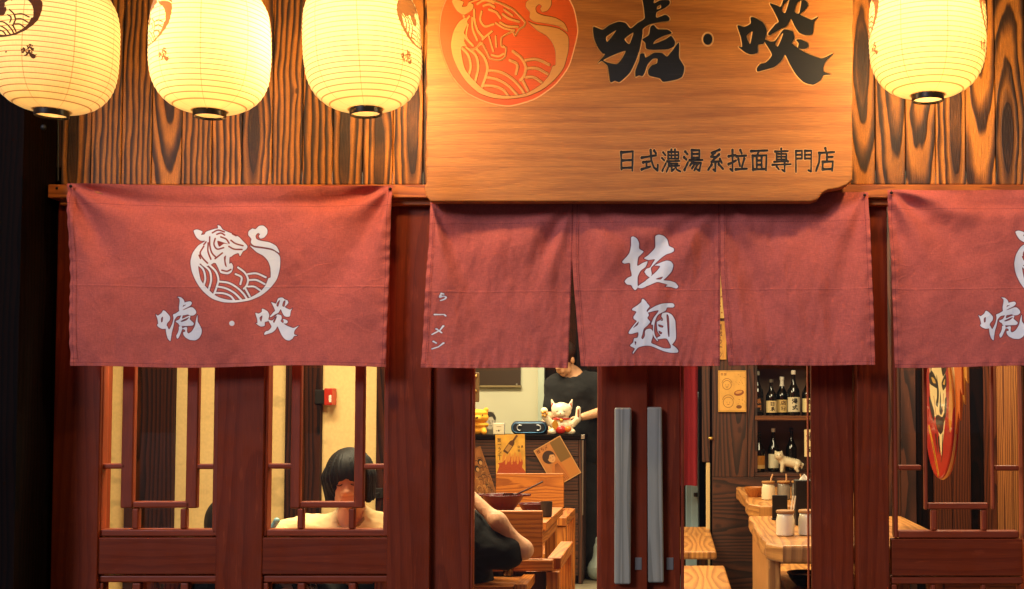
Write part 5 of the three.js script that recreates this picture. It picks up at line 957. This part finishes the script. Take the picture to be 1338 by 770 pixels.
  local('shell', lathe([[0.001, 0], [0.04, 0], [0.07, 0.03], [0.085, 0.06], [0.082, 0.062], [0.066, 0.034], [0.001, 0.008]], 32), std({ color: 0x1c1815, roughness: 0.25, metalness: 0.7 }), db); local('rim', new THREE.TorusGeometry(0.083, 0.003, 8, 36).rotateX(Math.PI / 2).translate(0, 0.061, 0), M.metal, db);
}
// ------------------------------------------------------------------ behind the right lattice window
{
  const z = -1.75, t = thing('timber_wall', 'wall of vertical brown and orange boards behind the right lattice window', 'wall', [P(1260, 0, z).x, 0.004, z]);
  const col = { d: M.dark, b: std({ map: tOrange, color: 0x8a6a58, bumpMap: tOrange, bumpScale: 0.0012, roughness: 0.5 }), o: M.orange, k: M.black };
  const cuts = [[1128, 1150, 'd'], [1150, 1172, 'd'], [1172, 1192, 'd'], [1192, 1214, 'k'], [1214, 1238, 'b'], [1238, 1262, 'b'], [1262, 1279, 'k'], [1279, 1296, 'b'], [1296, 1316, 'o'], [1316, 1338, 'o'], [1338, 1362, 'o'], [1362, 1390, 'b']];
  cuts.forEach(([a, b, k], i) => part('plank', wbox(P(a, 0, z).x + 0.001, P(b, 0, z).x - 0.001, 0.006, 2.61, z - 0.05, z + 0.004 * (i % 3), 0.003), col[k], t));
  tableAt('pale wooden table low behind the right lattice window', 1.62, 2.5, -1.35, -0.5, 0.62, std({ map: tSlab, color: 0xffd9a0, roughness: 0.45 }));
  // the mask plaque: a thick painted disc turned nearly edge-on
  const q = P(1233, 531, -0.95), k = 1 / 290, pl = thing('mask_plaque', 'red and gold painted mask plaque with flames, turned edge-on', 'plaque', [q.x, q.y, q.z]);
  const [c, g] = canvas(512, 640);
  g.fillStyle = '#a31512'; g.fillRect(0, 0, 512, 640);
  g.fillStyle = '#c9801c'; g.beginPath(); closed(g, nums('470,10 510,60 512,300 470,420 440,360 455,200 430,80')); g.fill();
  g.fillStyle = '#ead59a'; g.beginPath(); closed(g, nums('150,40 230,0 320,10 380,110 398,250 372,380 335,480 308,530 280,470 240,380 160,320 110,230 110,120')); g.fill();
  g.fillStyle = '#1a1210';
  for (const s of ['110,60 180,30 250,70 300,60 250,110 170,90', '95,150 150,130 235,175 250,215 180,205 110,190', '320,110 400,80 410,130 350,160', '325,190 395,150 410,200 350,225', '235,150 275,230 255,300 215,290 240,250', '300,230 320,300 345,320 310,340 280,320', '90,250 130,270 190,330 170,370 110,310', '380,270 410,260 400,330 360,370', '210,350 260,340 330,350 370,330 345,410 290,430 230,400', '250,450 275,440 285,520 262,500', '330,440 345,430 330,520 305,560', '120,100 150,110 130,140', '200,440 220,430 250,520 232,500']) { g.beginPath(); closed(g, nums(s)); g.fill(); }
  g.fillStyle = '#c9a04a'; g.beginPath(); closed(g, nums('140,160 190,168 220,190 170,188')); g.fill(); g.beginPath(); closed(g, nums('345,195 385,172 380,200')); g.fill();
  g.strokeStyle = '#8d2016'; g.lineWidth = 7; for (const [x0, y0, x1, y1] of [[180, 250, 220, 340], [360, 240, 330, 330], [240, 20, 250, 60], [260, 540, 300, 560]]) { g.beginPath(); g.moveTo(x0, y0); g.lineTo(x1, y1); g.stroke(); }
  g.strokeStyle = '#d0901f'; g.lineWidth = 26; g.lineCap = 'round'; g.beginPath(); g.moveTo(90, 400); g.quadraticCurveTo(190, 520, 250, 620); g.stroke(); g.strokeStyle = '#3a0a0a'; g.lineWidth = 8; g.beginPath(); g.moveTo(150, 470); g.lineTo(260, 636); g.stroke();
  const sh = new THREE.Shape(); for (let i = 0; i <= 60; i++) { const a = i / 60 * Math.PI * 2, x = Math.cos(a) * 0.17, y = Math.sin(a) * 0.3 - 0.02; (i ? sh.lineTo(x, y) : sh.moveTo(x, y)); }
  const ex = new THREE.ExtrudeGeometry(sh, { depth: 0.02, bevelEnabled: true, bevelSize: 0.006, bevelThickness: 0.006, bevelSegments: 2 }), p = ex.attributes.position;
  for (let i = 0; i < p.count; i++) ex.attributes.uv.setXY(i, p.getX(i) / 0.352 + 0.5, (p.getY(i) + 0.326) / 0.612);
  local('disc', ex, phy({ map: ctex(c), roughness: 0.3, clearcoat: 0.5 }), pl);
  local('rim', new THREE.TorusGeometry(1, 0.03, 8, 60).scale(0.172, 0.302, 0.3).translate(0, -0.02, 0.01), std({ color: 0xd8b070, roughness: 0.4 }), pl);
  ['0.1,0.3 0.15,0.22 0.19,0.08 0.2,-0.05 0.235,0.06 0.25,0.01 0.255,0.13 0.285,0.1 0.275,0.23 0.31,0.28 0.27,0.36 0.245,0.29 0.225,0.4 0.185,0.33 0.15,0.42', '0.12,0.24 0.165,0.16 0.178,0.02 0.172,-0.12 0.205,-0.02 0.222,-0.06 0.225,0.08 0.25,0.05 0.24,0.2 0.22,0.26 0.2,0.2 0.18,0.31'].forEach((s, i) => { const s2 = new THREE.Shape(); nums(s).forEach(([x, y], j) => (j ? s2.lineTo(x, y) : s2.moveTo(x, y))); local('flame', new THREE.ExtrudeGeometry(s2, { depth: 0.005, bevelEnabled: true, bevelSize: 0.002, bevelThickness: 0.002, bevelSegments: 1 }).translate(0, 0, -0.004 + 0.009 * i), std({ color: i % 2 ? 0xd06a10 : 0xd9952a, roughness: 0.4 }), pl); });
  local('hanger', tube([[0, 0.28, 0], [0, 0.6, 0], [0, 1.2, 0]], 0.003, 8, 6), M.iron, pl);
  pl.rotation.y = -1.42;
}
// ------------------------------------------------------------------ people
// the head, in its own axes: origin between the ears, +z forwards; m places it
const HEAD = [ell([0, 0.035, -0.014], [0.075, 0.088, 0.092]), ell([0, -0.03, 0.03], [0.06, 0.078, 0.062]), cap([-0.032, -0.075, 0.032], [0.032, -0.075, 0.032], 0.03), cap([0, -0.094, 0.056], [0, -0.094, 0.058], 0.02),
  cap([0, 0.004, 0.084], [0, -0.028, 0.1], 0.009, 0.014), cap([-0.012, -0.032, 0.092], [0.012, -0.032, 0.092], 0.009), cap([-0.019, -0.058, 0.08], [0.019, -0.058, 0.08], 0.0095), cap([-0.017, -0.067, 0.078], [0.017, -0.067, 0.078], 0.009), cap([-0.04, 0.026, 0.072], [0.04, 0.026, 0.072], 0.013),
  ell([-0.078, -0.005, -0.002], [0.011, 0.03, 0.019]), ell([0.078, -0.005, -0.002], [0.011, 0.03, 0.019]), cap([0, -0.07, -0.02], [0, -0.15, -0.035], 0.05, 0.054)];
const headGeo = () => blobGeo(HEAD, 0.018, 0.0042, (x, y, z) => Math.min(Math.hypot(x - 0.031, y - 0.006, z - 0.086), Math.hypot(x + 0.031, y - 0.006, z - 0.086)) < 0 ? 1 : -1);
function headMatrix(pos, yaw, pitch, roll) { return new THREE.Matrix4().compose(V(...pos), new THREE.Quaternion().setFromEuler(new THREE.Euler(pitch, yaw, roll, 'YXZ')), V(1, 1, 1)); }
// a hand on its own fine grid: wrist at the origin, fingers along +x, palm facing -y, thumb towards +z * side
function handGeo(curl = 0.5, side = 1) {
  const q = [cap([0, 0, 0], [0.03, 0, 0], 0.021, 0.024), cap([0.035, 0, -0.022], [0.08, 0, -0.026], 0.015, 0.012), cap([0.035, 0, 0.02], [0.082, 0, 0.024], 0.016, 0.012), cap([0.035, 0, 0], [0.086, 0, 0], 0.016, 0.013)];
  [[0.024, 0.042, 0.0086], [0.008, 0.046, 0.009], [-0.009, 0.043, 0.0086], [-0.026, 0.033, 0.0076]].forEach(([z, l, r], i) => {
    let x = 0.085, y = 0, a = curl * 0.5; const zz = z * side;
    for (let s = 0; s < 3; s++) { const ln = l * [0.95, 0.62, 0.5][s], nx = x + Math.cos(a) * ln, ny = y - Math.sin(a) * ln; q.push(cap([x, y, zz], [nx, ny, zz * 1.05], r * (1 - s * 0.1), r * (0.9 - s * 0.1))); x = nx; y = ny; a += curl; }
  });
  q.push(cap([0.022, -0.004, 0.022 * side], [0.05, -0.014, 0.046 * side], 0.014, 0.011), cap([0.05, -0.014, 0.046 * side], [0.075, -0.026, 0.05 * side], 0.0105, 0.0095), cap([0.075, -0.026, 0.05 * side], [0.094, -0.034, 0.044 * side], 0.0095, 0.008));
  return blobGeo(q, 0.008, 0.0034);
}
function aim(g, at, dir, palm) {   // turn a hand so that +x goes along dir and -y towards palm
  const x = V(...dir).normalize(), y = V(...palm).negate().addScaledVector(x, V(...palm).dot(x)).normalize(), z = x.clone().cross(y);
  return g.applyMatrix4(new THREE.Matrix4().makeBasis(x, y, z).setPosition(...at));
}
const wrinkle = (g, a, s) => { const p = g.attributes.position, n = g.attributes.normal; for (let i = 0; i < p.count; i++) { const x = p.getX(i), y = p.getY(i), z = p.getZ(i), q = a * ((1 - Math.abs(2 * fbm(x * 9 + y * 5, y * 12 - z * 6, s, 3) - 1)) - 0.6 + 0.4 * (fbm(x * 22, y * 22 + z * 14, s + 5, 2) - 0.5)); p.setXYZ(i, x + n.getX(i) * q, y + n.getY(i) * q, z + n.getZ(i) * q); } g.computeVertexNormals(); return g; };
const strip = (g) => { const q = g.index ? g.toNonIndexed() : g; for (const k of Object.keys(q.attributes)) if (!['position', 'normal'].includes(k)) q.deleteAttribute(k); return q; };
const fuse = (...gs) => mergeGeometries(gs.map(strip));
function person(label, pos) { return thing('person', label, 'person', pos); }

{ // the diner with bobbed hair: leaning over the table, facing the street, head bent and turned a little
  const z0 = -0.66, hc = P(457, 628, z0), O = [hc.x, 0.44, -0.92], L = (x, y, z) => [x - O[0], y - O[1], z - O[2]];
  const t = person('diner with a black bob and beige T-shirt bent over a table behind the second window', O);
  const H = L(hc.x, hc.y, z0), nk = L(hc.x - 0.01, hc.y - 0.155, z0 - 0.06), ch = L(hc.x - 0.015, hc.y - 0.33, -0.82), hip = [0, 0.1, 0];
  const sl = L(hc.x - 0.195, hc.y - 0.245, -0.74), sr = L(hc.x + 0.185, hc.y - 0.235, -0.74), el = L(hc.x - 0.29, 0.75, -0.55), er = L(hc.x + 0.27, 0.755, -0.55), wl = L(hc.x - 0.1, 0.765, -0.36), wr = L(hc.x + 0.1, 0.765, -0.36);
  const body = [cap(hip, ch, 0.13, 0.12, 0.75), cap(ch, nk, 0.1, 0.045), cap(sl, sr, 0.055, 0.055), cap(nk, L(hc.x, hc.y - 0.09, z0 - 0.03), 0.044, 0.042), cap(sl, el, 0.05, 0.042), cap(sr, er, 0.05, 0.042), cap(el, wl, 0.041, 0.026), cap(er, wr, 0.041, 0.026),
    cap([-0.09, 0.07, 0], [-0.11, 0.06, 0.38], 0.08, 0.06), cap([0.09, 0.07, 0], [0.11, 0.06, 0.38], 0.08, 0.06), cap([-0.11, 0.06, 0.38], [-0.12, -0.36, 0.34], 0.057, 0.04), cap([0.11, 0.06, 0.38], [0.12, -0.36, 0.34], 0.057, 0.04), cap([-0.12, -0.39, 0.33], [-0.12, -0.4, 0.46], 0.036, 0.03), cap([0.12, -0.39, 0.33], [0.12, -0.4, 0.46], 0.036, 0.03)];
  const m = headMatrix(H, 0.1, 0.16, 0.05);
  local('body', fuse(blobGeo(body, 0.05, 0.012), headGeo().applyMatrix4(m), aim(handGeo(0.6, 1), wl, [0.8, 0.02, 0.5], [0, -1, 0]), aim(handGeo(0.6, -1), wr, [-0.8, 0.02, 0.5], [0, -1, 0])), std({ color: 0xd99a72, roughness: 0.5 }), t);
  const shirt = std({ color: 0xdcbc86, roughness: 0.9 });
  const ns = (x, y, z) => 0.066 - Math.hypot(x - nk[0], (y - nk[1] - 0.03) * 0.8, z - nk[2] - 0.05);
  local('shirt', wrinkle(blobGeo([cap([0, 0.1, 0], ch, 0.16, 0.145, 0.8), cap(ch, L(hc.x, hc.y - 0.19, z0 - 0.09), 0.135, 0.085), cap(sl, sr, 0.078, 0.078), cap(sl, sl.map((v, i) => v + (el[i] - v) * 0.62), 0.074, 0.078), cap(sr, sr.map((v, i) => v + (er[i] - v) * 0.62), 0.074, 0.078)], 0.07, 0.0085, ns), 0.02, 7), shirt, t);
  local('collar', blobGeo([cap(ch, L(hc.x, hc.y - 0.19, z0 - 0.09), 0.138, 0.088), cap(sl, sr, 0.081, 0.081)], 0.07, 0.006, (x, y, z) => Math.max(ns(x, y, z) + 0.001, -ns(x, y, z) - 0.013)), std({ color: 0x8f6638, roughness: 0.9 }), t);
  local('trousers', blobGeo([cap([-0.09, 0.07, 0], [-0.11, 0.06, 0.38], 0.097, 0.075), cap([0.09, 0.07, 0], [0.11, 0.06, 0.38], 0.097, 0.075), cap([-0.11, 0.06, 0.38], [-0.12, -0.34, 0.34], 0.072, 0.06), cap([0.11, 0.06, 0.38], [0.12, -0.34, 0.34], 0.072, 0.06), ell([0, 0.08, -0.02], [0.19, 0.11, 0.13])], 0.04, 0.014), M.blackCloth, t);
  const hair = blobGeo([ell([0, 0.028, -0.01], [0.102, 0.112, 0.114]), cap([-0.076, 0.02, 0.02], [-0.078, -0.075, 0.015], 0.034, 0.026), cap([0.076, 0.02, 0.02], [0.078, -0.075, 0.015], 0.034, 0.026), cap([-0.05, 0.0, -0.07], [-0.055, -0.085, -0.065], 0.05, 0.04), cap([0.05, 0.0, -0.07], [0.055, -0.085, -0.065], 0.05, 0.04)], 0.025, 0.0045, (x, y, z) => Math.max(1 - Math.hypot(x / 0.066, (y + 0.06 + 0.012 * noise(x * 110 + 40, 0.5, 3)) / 0.092, (z - 0.1) / 0.09), -0.095 - y + 0.025 * noise(Math.atan2(x, z) * 16 + 20, 2, 5)));
  { const p = hair.attributes.position, n = hair.attributes.normal; for (let i = 0; i < p.count; i++) { const th = Math.atan2(p.getX(i), p.getZ(i) + 0.02), q = 0.011 * (noise(th * 13 + p.getY(i) * 9 + 40, p.getY(i) * 5, 1) - 0.5) + 0.006 * (noise(th * 34 + p.getY(i) * 14 + 90, p.getY(i) * 8, 2) - 0.5); p.setXYZ(i, p.getX(i) + n.getX(i) * q, p.getY(i), p.getZ(i) + n.getZ(i) * q); } hair.computeVertexNormals(); }
  local('hair', hair.applyMatrix4(m), M.hair, t);
  const lidM = std({ color: 0x23130d, roughness: 0.5 }), lip = std({ color: 0xa85444, roughness: 0.45 });
  for (const s of [-1, 1]) { local('eye', tube([[s * 0.017, 0.003, 0.0865], [s * 0.03, -0.002, 0.0885], [s * 0.045, 0.002, 0.081]], 0.0022, 12, 6).applyMatrix4(m), lidM, t); local('eyebrow', tube([[s * 0.015, 0.024, 0.087], [s * 0.03, 0.028, 0.085], [s * 0.046, 0.023, 0.076]], 0.0026, 12, 6).applyMatrix4(m), M.hair, t); }
  local('mouth', tube([[-0.024, -0.0605, 0.083], [-0.01, -0.0635, 0.0895], [0.01, -0.0635, 0.0895], [0.024, -0.0605, 0.083]], 0.0034, 16, 6).applyMatrix4(m), lip, t);
}
{ // the diner in black whose elbow shows at the door
  const z = -0.42, el = P(684, 719, z), sh = P(612, 706, -0.5), O = [sh.x - 0.1, 0.44, -0.55], L = (p) => [p.x - O[0], p.y - O[1], p.z - O[2]];
  const zf = z + 0.05, t = person('diner in a black T-shirt with one elbow raised, cut off by the left door stile', O);
  const E = L(el), S = L(P(600, 700, -0.45)), Wr = L(P(606, 640, -0.45)), hip = [0, 0.1, 0.02], ch = [-0.06, 0.36, 0.0], nk = [-0.12, 0.5, -0.04];
  const S2 = [S[0] - 0.2, S[1] + 0.02, S[2] - 0.08], E2 = [S2[0] - 0.06, 0.22, -0.22], W2 = [S2[0] + 0.12, 0.3, -0.36];
  const hc = [nk[0] - 0.02, nk[1] + 0.15, nk[2] - 0.07], m = headMatrix(hc, Math.PI - 0.3, 0.4, 0);
  local('body', fuse(blobGeo([cap(hip, ch, 0.13, 0.12, 0.75), cap(ch, nk, 0.11, 0.058), cap(S, S2, 0.06, 0.06), cap(nk, [hc[0], hc[1] - 0.07, hc[2] + 0.02], 0.055, 0.052), cap(S, E, 0.05, 0.036), cap(E, L(P(651, 680, zf - 0.02)), 0.027, 0.027), cap(L(P(650, 682, zf - 0.02)), Wr, 0.027, 0.024), cap(S2, E2, 0.052, 0.042), cap(E2, W2, 0.042, 0.028),
    cap([-0.14, 0.06, 0], [-0.14, 0.05, -0.38], 0.085, 0.062), cap([0.06, 0.06, 0], [0.06, 0.05, -0.38], 0.085, 0.062), cap([-0.14, 0.05, -0.38], [-0.14, -0.36, -0.36], 0.06, 0.042), cap([0.06, 0.05, -0.38], [0.06, -0.36, -0.36], 0.06, 0.042), cap([-0.14, -0.39, -0.36], [-0.14, -0.4, -0.5], 0.036, 0.03), cap([0.06, -0.39, -0.36], [0.06, -0.4, -0.5], 0.036, 0.03)], 0.04, 0.011),
    headGeo().applyMatrix4(m), aim(handGeo(0.9, -1), Wr, [-0.7, 0.5, -0.4], [-0.5, -0.5, 0]), aim(handGeo(0.7, 1), W2, [0.6, 0.1, -0.5], [0, -1, 0])), M.skin, t);
  const dn = (a) => [a[0], a[1] - 0.02, a[2] + 0.012], q = (a, b, f) => a.map((v, i) => v + (b[i] - v) * f), up = L(P(640, 676, -0.45)), lowS = L(P(655, 742, -0.42));
  local('shirt', wrinkle(blobGeo([cap(hip, ch, 0.17, 0.15, 0.8), cap(ch, q(ch, nk, 0.7), 0.14, 0.1), cap(S, S2, 0.09, 0.08), cap(dn(S), dn(q(S, E, 0.74)), 0.1, 0.072), cap(S2, q(S2, E2, 0.6), 0.078, 0.075), cap(S, [S[0] - 0.02, 0.05, 0.02], 0.1, 0.14)], 0.06, 0.009, (x, y, zz) => Math.max(0.085 - Math.hypot(x - nk[0], y - nk[1] - 0.02, zz - nk[2] + 0.03), -0.02 - (y + 0.02) * 1)), 0.012, 17), M.blackCloth, t);
  local('trousers', blobGeo([cap([-0.14, 0.06, 0], [-0.14, 0.05, -0.38], 0.1, 0.078), cap([0.06, 0.06, 0], [0.06, 0.05, -0.38], 0.1, 0.078), cap([-0.14, 0.05, -0.38], [-0.14, -0.34, -0.36], 0.075, 0.062), cap([0.06, 0.05, -0.38], [0.06, -0.34, -0.36], 0.075, 0.062), ell([-0.04, 0.07, 0.03], [0.2, 0.11, 0.13])], 0.04, 0.014), std({ color: 0x141218, roughness: 0.95 }), t);
  local('hair', blobGeo([ell([0, 0.04, -0.02], [0.09, 0.098, 0.104]), cap([0, -0.02, -0.07], [0, -0.06, -0.06], 0.06, 0.045)], 0.02, 0.006, (x, y, zz) => 1 - Math.hypot(x / 0.064, (y + 0.05) / 0.09, (zz - 0.1) / 0.08)).applyMatrix4(m), M.hair, t);
  for (const s of [-1, 1]) local('eye', new THREE.SphereGeometry(0.008, 12, 8).scale(1.4, 0.6, 0.5).translate(s * 0.031, 0.004, 0.086).applyMatrix4(m), M.hair, t);
}
{ // the member of staff behind the counter
  const z = -4.84, nkP = P(748, 489, z), O = [nkP.x, 0.002, z], L = (px, py, zz = z) => { const p = P(px, py, zz); return [p.x - O[0], p.y - O[1], p.z - O[2]]; };
  const t = person('staff member in black standing behind the counter, head hidden by the curtain', O);
  const nk = L(749, 490), ch = L(755, 512), hip = L(758, 590), sl = L(727, 505), sr = L(779, 504), er = L(794, 536, z + 0.06), wr = L(762, 545, z + 0.2), el = L(722, 540, z + 0.05), wl = L(712, 552, z + 0.16);
  const hc = L(737, 470, z + 0.07), m = headMatrix(hc, -0.55, 0.42, 0);
  const foot = (px) => { const p = L(px, 745); return [p[0], 0.04, 0]; }, kn = (px) => { const p = L(px, 670); return [p[0], 0.48, 0.01]; };
  local('body', fuse(blobGeo([cap(hip, ch, 0.12, 0.125, 0.75), cap(ch, nk, 0.11, 0.062), cap(sl, sr, 0.062, 0.062), cap(nk, [hc[0] + 0.01, hc[1] - 0.06, hc[2] - 0.02], 0.058, 0.055), cap(sr, er, 0.054, 0.043), cap(er, wr, 0.043, 0.029), cap(sl, el, 0.054, 0.043), cap(el, wl, 0.043, 0.029),
    cap(hip, kn(752), 0.09, 0.055), cap(kn(752), foot(753), 0.053, 0.04), cap(hip, kn(769), 0.09, 0.055), cap(kn(769), foot(770), 0.053, 0.04), cap(foot(753), [foot(753)[0], 0.035, 0.14], 0.036, 0.032), cap(foot(770), [foot(770)[0], 0.035, 0.14], 0.036, 0.032)], 0.04, 0.013),
    headGeo().applyMatrix4(m), aim(handGeo(0.5, 1), wr, [-0.9, -0.15, 0.3], [0, -1, 0.2]), aim(handGeo(0.5, -1), wl, [0.3, -0.3, 0.8], [0, -1, 0])), M.skin, t);
  const q = (a, b, f) => a.map((v, i) => v + (b[i] - v) * f);
  local('shirt', wrinkle(blobGeo([cap(hip, ch, 0.145, 0.15, 0.8), cap(ch, q(ch, nk, 0.6), 0.13, 0.09), cap(sl, sr, 0.078, 0.078), cap(sr, q(sr, er, 0.8), 0.08, 0.08), cap(sl, q(sl, el, 0.8), 0.08, 0.08)], 0.06, 0.011, (x, y, zz) => 0.086 - Math.hypot(x - nk[0], y - nk[1] - 0.02, zz - nk[2] - 0.03)), 0.012, 27), M.blackCloth, t);
  local('trousers', wrinkle(blobGeo([cap(hip, kn(752), 0.115, 0.085), cap(kn(752), [foot(753)[0], 0.1, 0], 0.083, 0.075), cap(hip, kn(769), 0.115, 0.085), cap(kn(769), [foot(770)[0], 0.1, 0], 0.083, 0.075)], 0.04, 0.013), 0.012, 37), std({ color: 0x121216, roughness: 0.95 }), t);
  for (const px of [753, 770]) local('shoe', blobGeo([cap([foot(px)[0], 0.04, -0.03], [foot(px)[0], 0.036, 0.17], 0.045, 0.038), cap([foot(px)[0], 0.06, 0], [foot(px)[0], 0.1, -0.01], 0.045, 0.045)], 0.03, 0.008, (x, y) => -y), M.iron, t);
  local('hair', blobGeo([ell([0, 0.042, -0.022], [0.09, 0.1, 0.104]), cap([0, -0.01, -0.07], [0, -0.05, -0.065], 0.06, 0.045)], 0.02, 0.006, (x, y, zz) => 1 - Math.hypot(x / 0.066, (y + 0.05) / 0.095, (zz - 0.1) / 0.08)).applyMatrix4(m), M.hair, t);
  for (const s of [-1, 1]) local('eye', new THREE.SphereGeometry(0.008, 12, 8).scale(1.4, 0.6, 0.5).translate(s * 0.031, 0.004, 0.086).applyMatrix4(m), M.hair, t);
  local('mouth', tube([[-0.02, -0.0605, 0.084], [0, -0.0635, 0.09], [0.02, -0.0605, 0.084]], 0.003, 12, 6).applyMatrix4(m), std({ color: 0xa85444, roughness: 0.45 }), t);
}
{ // a child with a dark head, mostly behind the post between the left windows
  const z = -0.5, c = P(304, 692, z), O = [c.x, 0.44, z], t = person('child with black hair and a curly dark jacket, mostly hidden by the window post', O);
  const hc = [0, c.y - 0.44, 0], m = headMatrix(hc, Math.PI - 0.4, 0.15, 0), nk = [0.0, hc[1] - 0.15, 0.02], ch = [-0.01, hc[1] - 0.24, 0.02], hip = [-0.01, 0.02, 0.02], sl = [-0.1, hc[1] - 0.2, 0.02], sr = [0.1, hc[1] - 0.2, 0.02];
  local('body', fuse(blobGeo([cap(hip, ch, 0.09, 0.085, 0.8), cap(ch, nk, 0.08, 0.045), cap(sl, sr, 0.045), cap(sl, [-0.16, 0.08, -0.08], 0.04, 0.033), cap([-0.16, 0.08, -0.08], [-0.08, 0.1, -0.25], 0.033, 0.024), cap(sr, [0.15, 0.08, -0.08], 0.04, 0.033), cap([0.15, 0.08, -0.08], [0.08, 0.1, -0.25], 0.033, 0.024), cap([-0.07, 0.02, 0], [-0.08, 0.02, -0.26], 0.06, 0.048), cap([0.07, 0.02, 0], [0.08, 0.02, -0.26], 0.06, 0.048), cap([-0.08, 0.02, -0.26], [-0.08, -0.28, -0.26], 0.045, 0.034), cap([0.08, 0.02, -0.26], [0.08, -0.28, -0.26], 0.045, 0.034)], 0.035, 0.011), headGeo().applyMatrix4(m),
    aim(handGeo(0.6, -1).scale(0.8, 0.8, 0.8), [-0.08, 0.1, -0.25], [0.5, 0, -0.8], [0, -1, 0]), aim(handGeo(0.6, 1).scale(0.8, 0.8, 0.8), [0.08, 0.1, -0.25], [-0.5, 0, -0.8], [0, -1, 0])), M.skin, t);
  const g = blobGeo([cap(hip, ch, 0.125, 0.11, 0.85), cap(sl, sr, 0.07), cap(sl, [-0.16, 0.1, -0.07], 0.075, 0.07), cap(sr, [0.15, 0.1, -0.07], 0.07, 0.065)], 0.05, 0.0065), p = g.attributes.position, n = g.attributes.normal;
  for (let i = 0; i < p.count; i++) { const q = 0.014 * (1 - Math.abs(2 * fbm(p.getX(i) * 42 + p.getZ(i) * 28, p.getY(i) * 42, 9, 2) - 1)); p.setXYZ(i, p.getX(i) + n.getX(i) * q, p.getY(i) + n.getY(i) * q, p.getZ(i) + n.getZ(i) * q); }
  g.computeVertexNormals(); local('jacket', g, M.blackCloth, t);
  local('hair', blobGeo([ell([0, 0.036, -0.02], [0.095, 0.104, 0.108]), cap([0, -0.0, -0.06], [0, -0.07, -0.055], 0.065, 0.055)], 0.02, 0.006, (x, y, zz) => 1 - Math.hypot(x / 0.064, (y + 0.05) / 0.09, (zz - 0.1) / 0.08)).applyMatrix4(m), M.hair, t);
  local('trousers', blobGeo([cap([-0.07, 0.02, 0], [-0.08, 0.02, -0.26], 0.075, 0.06), cap([0.07, 0.02, 0], [0.08, 0.02, -0.26], 0.075, 0.06), cap([-0.08, 0.02, -0.26], [-0.08, -0.26, -0.26], 0.058, 0.05), cap([0.08, 0.02, -0.26], [0.08, -0.26, -0.26], 0.058, 0.05)], 0.035, 0.014), std({ color: 0x121216, roughness: 0.95 }), t);
  for (const s of [-1, 1]) local('eye', new THREE.SphereGeometry(0.008, 12, 8).scale(1.4, 0.6, 0.5).translate(s * 0.031, 0.004, 0.086).applyMatrix4(m), M.hair, t);
  const st = thing('window_bench', 'low wooden bench behind the left lattice windows', 'bench', [-1.0, 0.004, -0.42]);
  part('seat', wbox(-1.7, -0.6, 0.34, 0.378, -0.66, -0.3, 0.005, 'x'), M.oak, st); for (const x of [-1.65, -0.65]) part('leg', wbox(x - 0.025, x + 0.025, 0.004, 0.339, -0.5, -0.4, 0.004), M.oak, st);
}
// ------------------------------------------------------------------ render
const renderer = new THREE.WebGLRenderer({ antialias: true });
renderer.setSize(1024, 589);
renderer.toneMapping = THREE.LinearToneMapping;
renderer.toneMappingExposure = EXPOSURE;
renderer.shadowMap.enabled = true;
renderer.shadowMap.type = THREE.PCFSoftShadowMap;
renderer.render(scene, camera);
